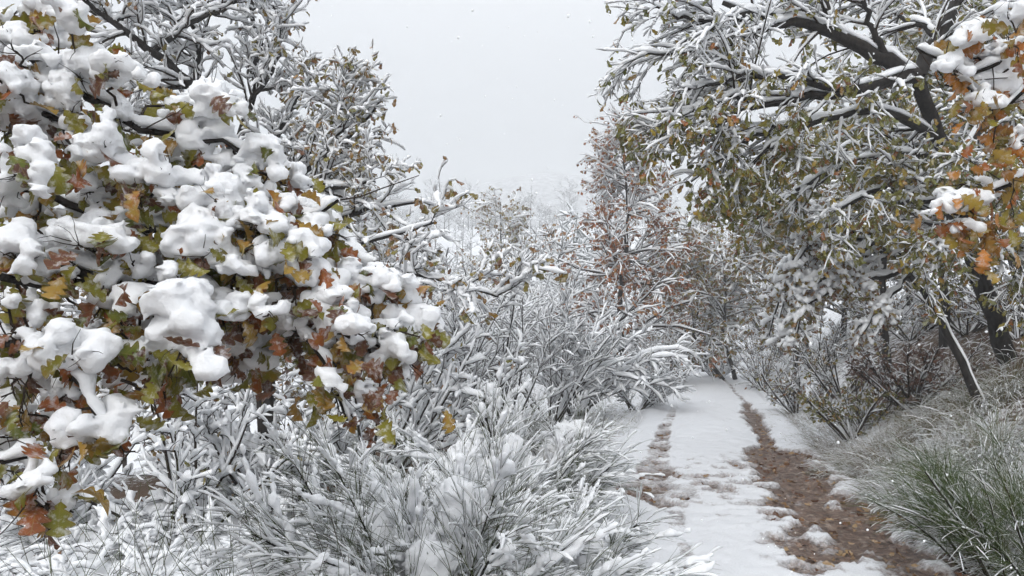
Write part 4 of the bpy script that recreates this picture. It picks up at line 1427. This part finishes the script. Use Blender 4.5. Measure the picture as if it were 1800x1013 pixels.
for k, (px, d, H, n_, lb) in enumerate(TUS):
    tx = max(xat(px, d), float(xc(d)) + 1.62 + .05 * (k % 3))
    tussock((tx, d), H * (.46 if d < 6 else .54), int(n_ * 1.5), 200 + k, lb, snow=.0046 if d < 7.6 else .003, keep=.7 if d < 7.6 else .45, rad=.36 + .025 * d, mat='grass_brown' if k % 3 == 1 or d > 9 else 'grass')


# ------------------------------------------------------------------ low growth nobody could count
def arcs(x, y, L, rg, lift=(.1, .5), jit=.18, m_=6):
    n = len(x)
    p = np.stack([x, y, height(x, y) + rg.uniform(0, .25, n)], 1)
    a = rg.uniform(0, 2 * np.pi, n)
    d = unit(np.stack([np.cos(a), np.sin(a), rg.uniform(*lift, n) * 1.5], 1))
    pts = [p]
    for j in range(1, m_):
        p = p + d * (L / (m_ - 1))[:, None]
        pts.append(p)
        d = d + rg.normal(size=d.shape) * jit
        d[:, 2] -= .22
        d = unit(d)
    return np.stack(pts, 1)


rg = np.random.default_rng(301)
n_ = 1100
y = rg.uniform(2.6, 8.0, n_)
x = (rg.uniform(-60, 720, n_) - 900) / F * y
P = arcs(x, y, rg.uniform(.15, .48, n_), rg, jit=.30)
R = rg.uniform(.002, .004, (n_, 1)) * np.linspace(1, .5, 6)[None]
P1, R1 = spawn(P, R, 3, 4, .16, rg, (30, 70), .2, .1, 0, tr=(.1, 1), rf=.7, rmin=.0018)
g1, g2 = Geo(), Geo()
g1.add(*tubes(P, R, 4))
g1.add(*tubes(P1, R1, 3))
g2.add(*snow_tubes(P, R, .021, rg, 5, m=11, keep=.95, breakup=.40))
g2.add(*snow_tubes(P1, R1, .016, rg, 4, m=6, keep=.95, breakup=.40))
o = g1.build("bramble_thicket", M['twig'])
o["label"] = "tangle of snow-covered brambles filling the lower left"
o["category"] = "brambles"
o["kind"] = "stuff"
g2.build("snow", M['snow'], o)
hx_, hy_ = np.meshgrid(np.arange(-4.6, .1, .04), np.arange(2.4, 8.2, .04), indexing='ij')
pp = np.stack([hx_, hy_, 0 * hx_], -1)
rid = 1 - np.abs(fbm(pp * 2.3, 3) - .5) * 4
drift = .03 + .30 * np.clip(rid, 0, 1) * fbm(pp * 1.1 + 5, 2) * 1.3 + .10 * (fbm(pp * 7 + 2, 3) - .5) + .05 * (fbm(pp * 19, 2) - .5)
drift = drift * sstep(.1, -.5, hx_) * sstep(2.4, 2.9, hy_) * sstep(8.2, 7, hy_) - .05 * (hx_ > -.1)
hz2 = height(hx_, hy_) + drift
nq = hx_.shape[1]
iq = (np.arange(hx_.shape[0] - 1)[:, None] * nq + np.arange(nq - 1)[None]).ravel()
dm = mesh_obj("snow_drift", np.stack([hx_, hy_, hz2], -1).reshape(-1, 3), [np.stack([iq, iq + nq, iq + nq + 1, iq + 1], 1)], M['snow'], o)
dm["kind"] = "stuff"
ns = 150
yy_ = rg.uniform(2.9, 6.0, ns)
xx_ = (rg.uniform(60, 700, ns) - 900) / F * yy_
dd = unit(np.stack([rg.normal(size=ns) * .45, rg.normal(size=ns) * .3, np.ones(ns)], 1))
SP = np.stack([xx_, yy_, height(xx_, yy_)], 1)[:, None] + dd[:, None] * (np.linspace(0, 1, 6)[None, :, None] * rg.uniform(.35, .95, (ns, 1, 1)))
SP[:, :, 0] += (np.linspace(0, 1, 6) ** 2)[None] * rg.normal(size=(ns, 1)) * .14
SR = rg.uniform(.0016, .0034, (ns, 1)) * np.linspace(1, .4, 6)[None]
g3 = Geo()
g3.add(*tubes(SP, SR, 4))
g3.build("stems", M['broom'], o)
for _ in range(280):
    a_ = P[rg.integers(0, len(P))]
    c, ax = a_[rg.integers(1, 5)], unit(a_[4] - a_[1])
    w_ = link(bpy.data.objects.new("snow_clump", WEBS[rg.integers(0, len(WEBS))]), o)
    sc = rg.uniform(.5, 1.3)
    w_.location = tuple(c + (0, 0, .008))
    w_.rotation_mode = 'QUATERNION'
    w_.rotation_quaternion = Vector(ax).to_track_quat('X', 'Z')
    w_.scale = (sc * rg.uniform(.7, 1.2), sc, sc)
lg = Geo()
pos = along(P1, 220, rg)
add_leaves(lg, pos, rg.uniform(.03, .06, len(pos)), rg, SMALL_LEAVES)
lg.build("leaves", M['leaf_dull'], o)

# verge grass along the track and thin grass under the shrubs
rg = np.random.default_rng(302)
n_ = 4200
y = 3.2 + 22 * rg.random(n_) ** 1.5
sidev = rg.random(n_) < .62
u = np.where(sidev, rg.uniform(1.25, 4.6, n_), -rg.uniform(1.15, 2.8, n_))
x = xc(y) + u
keepm = fbm(np.stack([x * 1.3, y * 1.3, 0 * x], -1), 2) > .47
x, y = x[keepm], y[keepm]
n_ = len(x)
a = rg.uniform(0, 2 * np.pi, n_)
p = np.stack([x, y, height(x, y) - .01], 1)
d = unit(np.stack([np.cos(a) * .7 - .2, np.sin(a) * .7 - .2, 0 * a + .8], 1))
pts = [p]
L = rg.uniform(.12, .42, (n_, 1))
for j in range(1, 6):
    p = p + d * L / 5
    pts.append(p)
    d = d + rg.normal(size=d.shape) * .08
    d[:, 2] -= .22
    d = unit(d)
P = np.stack(pts, 1)
R = np.full((n_, 1), .0019) * np.array([1, 1, .9, .8, .6, .3])[None]
g1, g2 = Geo(), Geo()
g1.add(*tubes(P, R, 3))
g2.add(*snow_tubes(P, R, .005, rg, 4, m=8, keep=.6, breakup=.36))
o = g1.build("verge_grass", M['grass'])
o["label"] = "thin frosted grass along both verges of the track"
o["category"] = "grass"
o["kind"] = "stuff"
g2.build("snow", M['snow'], o)


# ------------------------------------------------------------------ woods beyond
def proto_tree(seed, H=1.0, leafy=False, conifer=False, low=False):
    rg = np.random.default_rng(seed)
    P0, R0 = poly([(0, 0, 0), (rg.normal() * .03, 0, .35), (rg.normal() * .05, 0, .7), (rg.normal() * .06, 0, 1.0)], 8, .014, .003)
    if conifer:
        P1, R1 = spawn(P0, R0, 24 if low else 46, 4, .30, rg, (80, 105), .05, .12, 0, tr=(.08, 1), rf=.4, rmin=.003, tipshort=.85)
        P2, R2 = spawn(P1, R1, 3 if low else 6, 2 if low else 3, .10, rg, (35, 70), .1, .15, 0, tr=(.1, 1), rf=.7, rmin=.004)
    else:
        P1, R1 = spawn(P0, R0, 16, 4 if low else 5, .42, rg, (30, 65), .15, .02, .05, tr=(.2, 1), rf=.5, rmin=.003)
        P2, R2 = spawn(P1, R1, 6 if low else 7, 3 if low else 4, .19, rg, (25, 60), .2, .05, .03, tr=(.15, 1), rf=.6, rmin=.0025)
    bk, sn = Geo(), Geo()
    for k, (P, R) in enumerate(((P0, R0), (P1, R1), (P2, R2))):
        bk.add(*tubes(P, R * (1.1 if low else 1), 3))
        sn.add(*snow_tubes(P, R, (.007 if low else .008) if not conifer else .008, rg, 3 if low else 4, m=P.shape[1], keep=.75 if low else .9, breakup=.2))
    lf = Geo()
    if leafy:
        pos = along(P2, 200, rg)
        add_leaves(lf, pos, rg.uniform(.02, .035, len(pos)), rg, TINY_LEAVES)
    return bk, sn, lf


M['needles'] = mat_varied("conifer_twigs", [(0, (.02, .03, .02)), (1, (.05, .06, .04))])
PRO = [(proto_tree(400, leafy=False), 'twig'), (proto_tree(401, leafy=True), 'twig'), (proto_tree(402), 'twig'), (proto_tree(403, conifer=True), 'needles')]
PM = []
for (bk, sn, lf), bm_ in PRO:
    row = []
    for nm, gg, mt in (("trunk", bk, M[bm_]), ("snow", sn, M['snow_far']), ("leaves", lf, M['leaf_russet'])):
        if gg.V:
            byk = {}
            for f in gg.Fc:
                byk.setdefault(f.shape[1], []).append(f)
            row.append((nm, mesh_data(nm, np.concatenate(gg.V), [np.concatenate(v) for v in byk.values()], mt)))
    PM.append(row)


def far_tree(name, label, px, d, H, k, group, rot):
    x = xat(px, d)
    t = thing(name, label, "tree", (x, d, gz(x, d) - .1), group)
    t.scale = (H, H, H)
    t.rotation_euler = (0, 0, rot)
    for nm, me in PM[k]:
        link(bpy.data.objects.new(nm, me), t)


rg = np.random.default_rng(404)
FAR = [(770, 28, 5.0, 0, "small bare tree in the mist above the snowy shrub left of centre"), (910, 27, 4.8, 2, "slight bare tree in the mist just right of the small olive oak"),
       (985, 28, 5.2, 1, "bare tree with a few brown leaves left of the russet oak"), (720, 24, 4.0, 2, "low bare tree in the mist at the tips of the near oak"),
       (850, 24, 3.6, 0, "lowest bare tree in the mist, left of the small olive oak"), (1180, 30, 5.5, 2, "bare tree in the gap right of the russet oak"),
       (640, 30, 6.0, 1, "bare tree behind the leafy right side of the left oak"), (1060, 34, 7.0, 2, "misty bare tree hidden behind the russet oak"),
       (1350, 36, 7.5, 0, "misty bare tree behind the twin-trunked oak"), (560, 22, 4.5, 0, "bare tree seen through the near oak's right branches"),
       (400, 18, 4.2, 1, "bare tree seen through the middle of the near oak"), (220, 16, 4.0, 2, "bare tree seen through gaps left in the near oak"), (60, 17, 4.5, 0, "bare tree farthest left behind the near oak")]
for px, d, H, k, lb in FAR:
    far_tree("snowy_tree", lb, px, d, H, k, "misty trees beyond the shrubs", rg.uniform(0, 6.28))
for px, d, H, lb in ((1010, 75, 17, "misty conifer just left of the russet oak's top"), (962, 82, 15, "faint conifer left of the tallest misty conifer"), (1035, 80, 15.5, "faint conifer behind the russet oak's top")):
    far_tree("conifer", lb, px, d, H, 3, None, rg.uniform(0, 6.28))

LOW = [proto_tree(410, low=True), proto_tree(411, low=True), proto_tree(412, conifer=True, low=True)]
# the wood on the far slope: one mass
wb, ws = Geo(), Geo()
n_ = 330
d = 60 + 125 * rg.random(n_) ** 1.2
px = rg.uniform(480, 1420, n_)
for k in range(n_):
    q = LOW[[0, 1, 0, 2, 1][k % 5]]
    x = xat(px[k], d[k])
    sc = rg.uniform(4.2, 8.0) * (1 + d[k] / 400)
    an = rg.uniform(0, 6.28)
    c_, s_ = math.cos(an), math.sin(an)
    Rm = np.array([[c_, s_, 0], [-s_, c_, 0], [0, 0, 1]]) * sc
    off = np.array([x, d[k], gz(x, d[k]) - .1])
    for G_, src in ((wb, q[0]), (ws, q[1])):
        V = np.concatenate(src.V) @ Rm + off
        G_.add(V, [f for f in src.Fc])
o = wb.build("far_wood", M['twig'])
o["label"] = "misty snow-covered wood on the far slope"
o["category"] = "wood"
o["kind"] = "stuff"
ws.build("snow", M['snow_far'], o)

# ------------------------------------------------------------------ falling flakes and the misty air
rg = np.random.default_rng(501)
fl = Geo()
v, f = pebble(rg, .8, 1)
n_ = 1600
d = 3.0 + 12 * rg.random(n_)
for k in range(n_):
    c = at(rg.uniform(-50, 1850), rg.uniform(-20, 1030), d[k])
    s = rg.uniform(.003, .0075)
    fl.add((v * np.array([1, 1, rg.uniform(1, 2.0)])) * s + c, [f])
o = fl.build("falling_snow", M['snow_far'])
o["label"] = "snowflakes falling through the air"
o["category"] = "snow"
o["kind"] = "stuff"

hm = bpy.data.materials.new("misty_air")
hm.use_nodes = True
n = hm.node_tree
n.nodes.clear()
mo = n.nodes.new("ShaderNodeOutputMaterial")
pv = n.nodes.new("ShaderNodeVolumePrincipled")
pv.inputs["Color"].default_value = (0.83, 0.85, 0.87, 1)
pv.inputs["Density"].default_value = 0.0038
pv.inputs["Anisotropy"].default_value = 0.0
n.links.new(pv.outputs[0], mo.inputs["Volume"])
X0, X1, Y0, Y1, Z0, Z1 = -440, 440, -70, 500, -25, 72
V = np.array([(x, y, z) for x in (X0, X1) for y in (Y0, Y1) for z in (Z0, Z1)], float)
fcs = np.array([[0, 1, 3, 2], [4, 6, 7, 5], [0, 4, 5, 1], [2, 3, 7, 6], [0, 2, 6, 4], [1, 5, 7, 3]])
hz_ = mesh_obj("haze", V, [fcs], hm, smooth=False)
hz_["kind"] = "stuff"
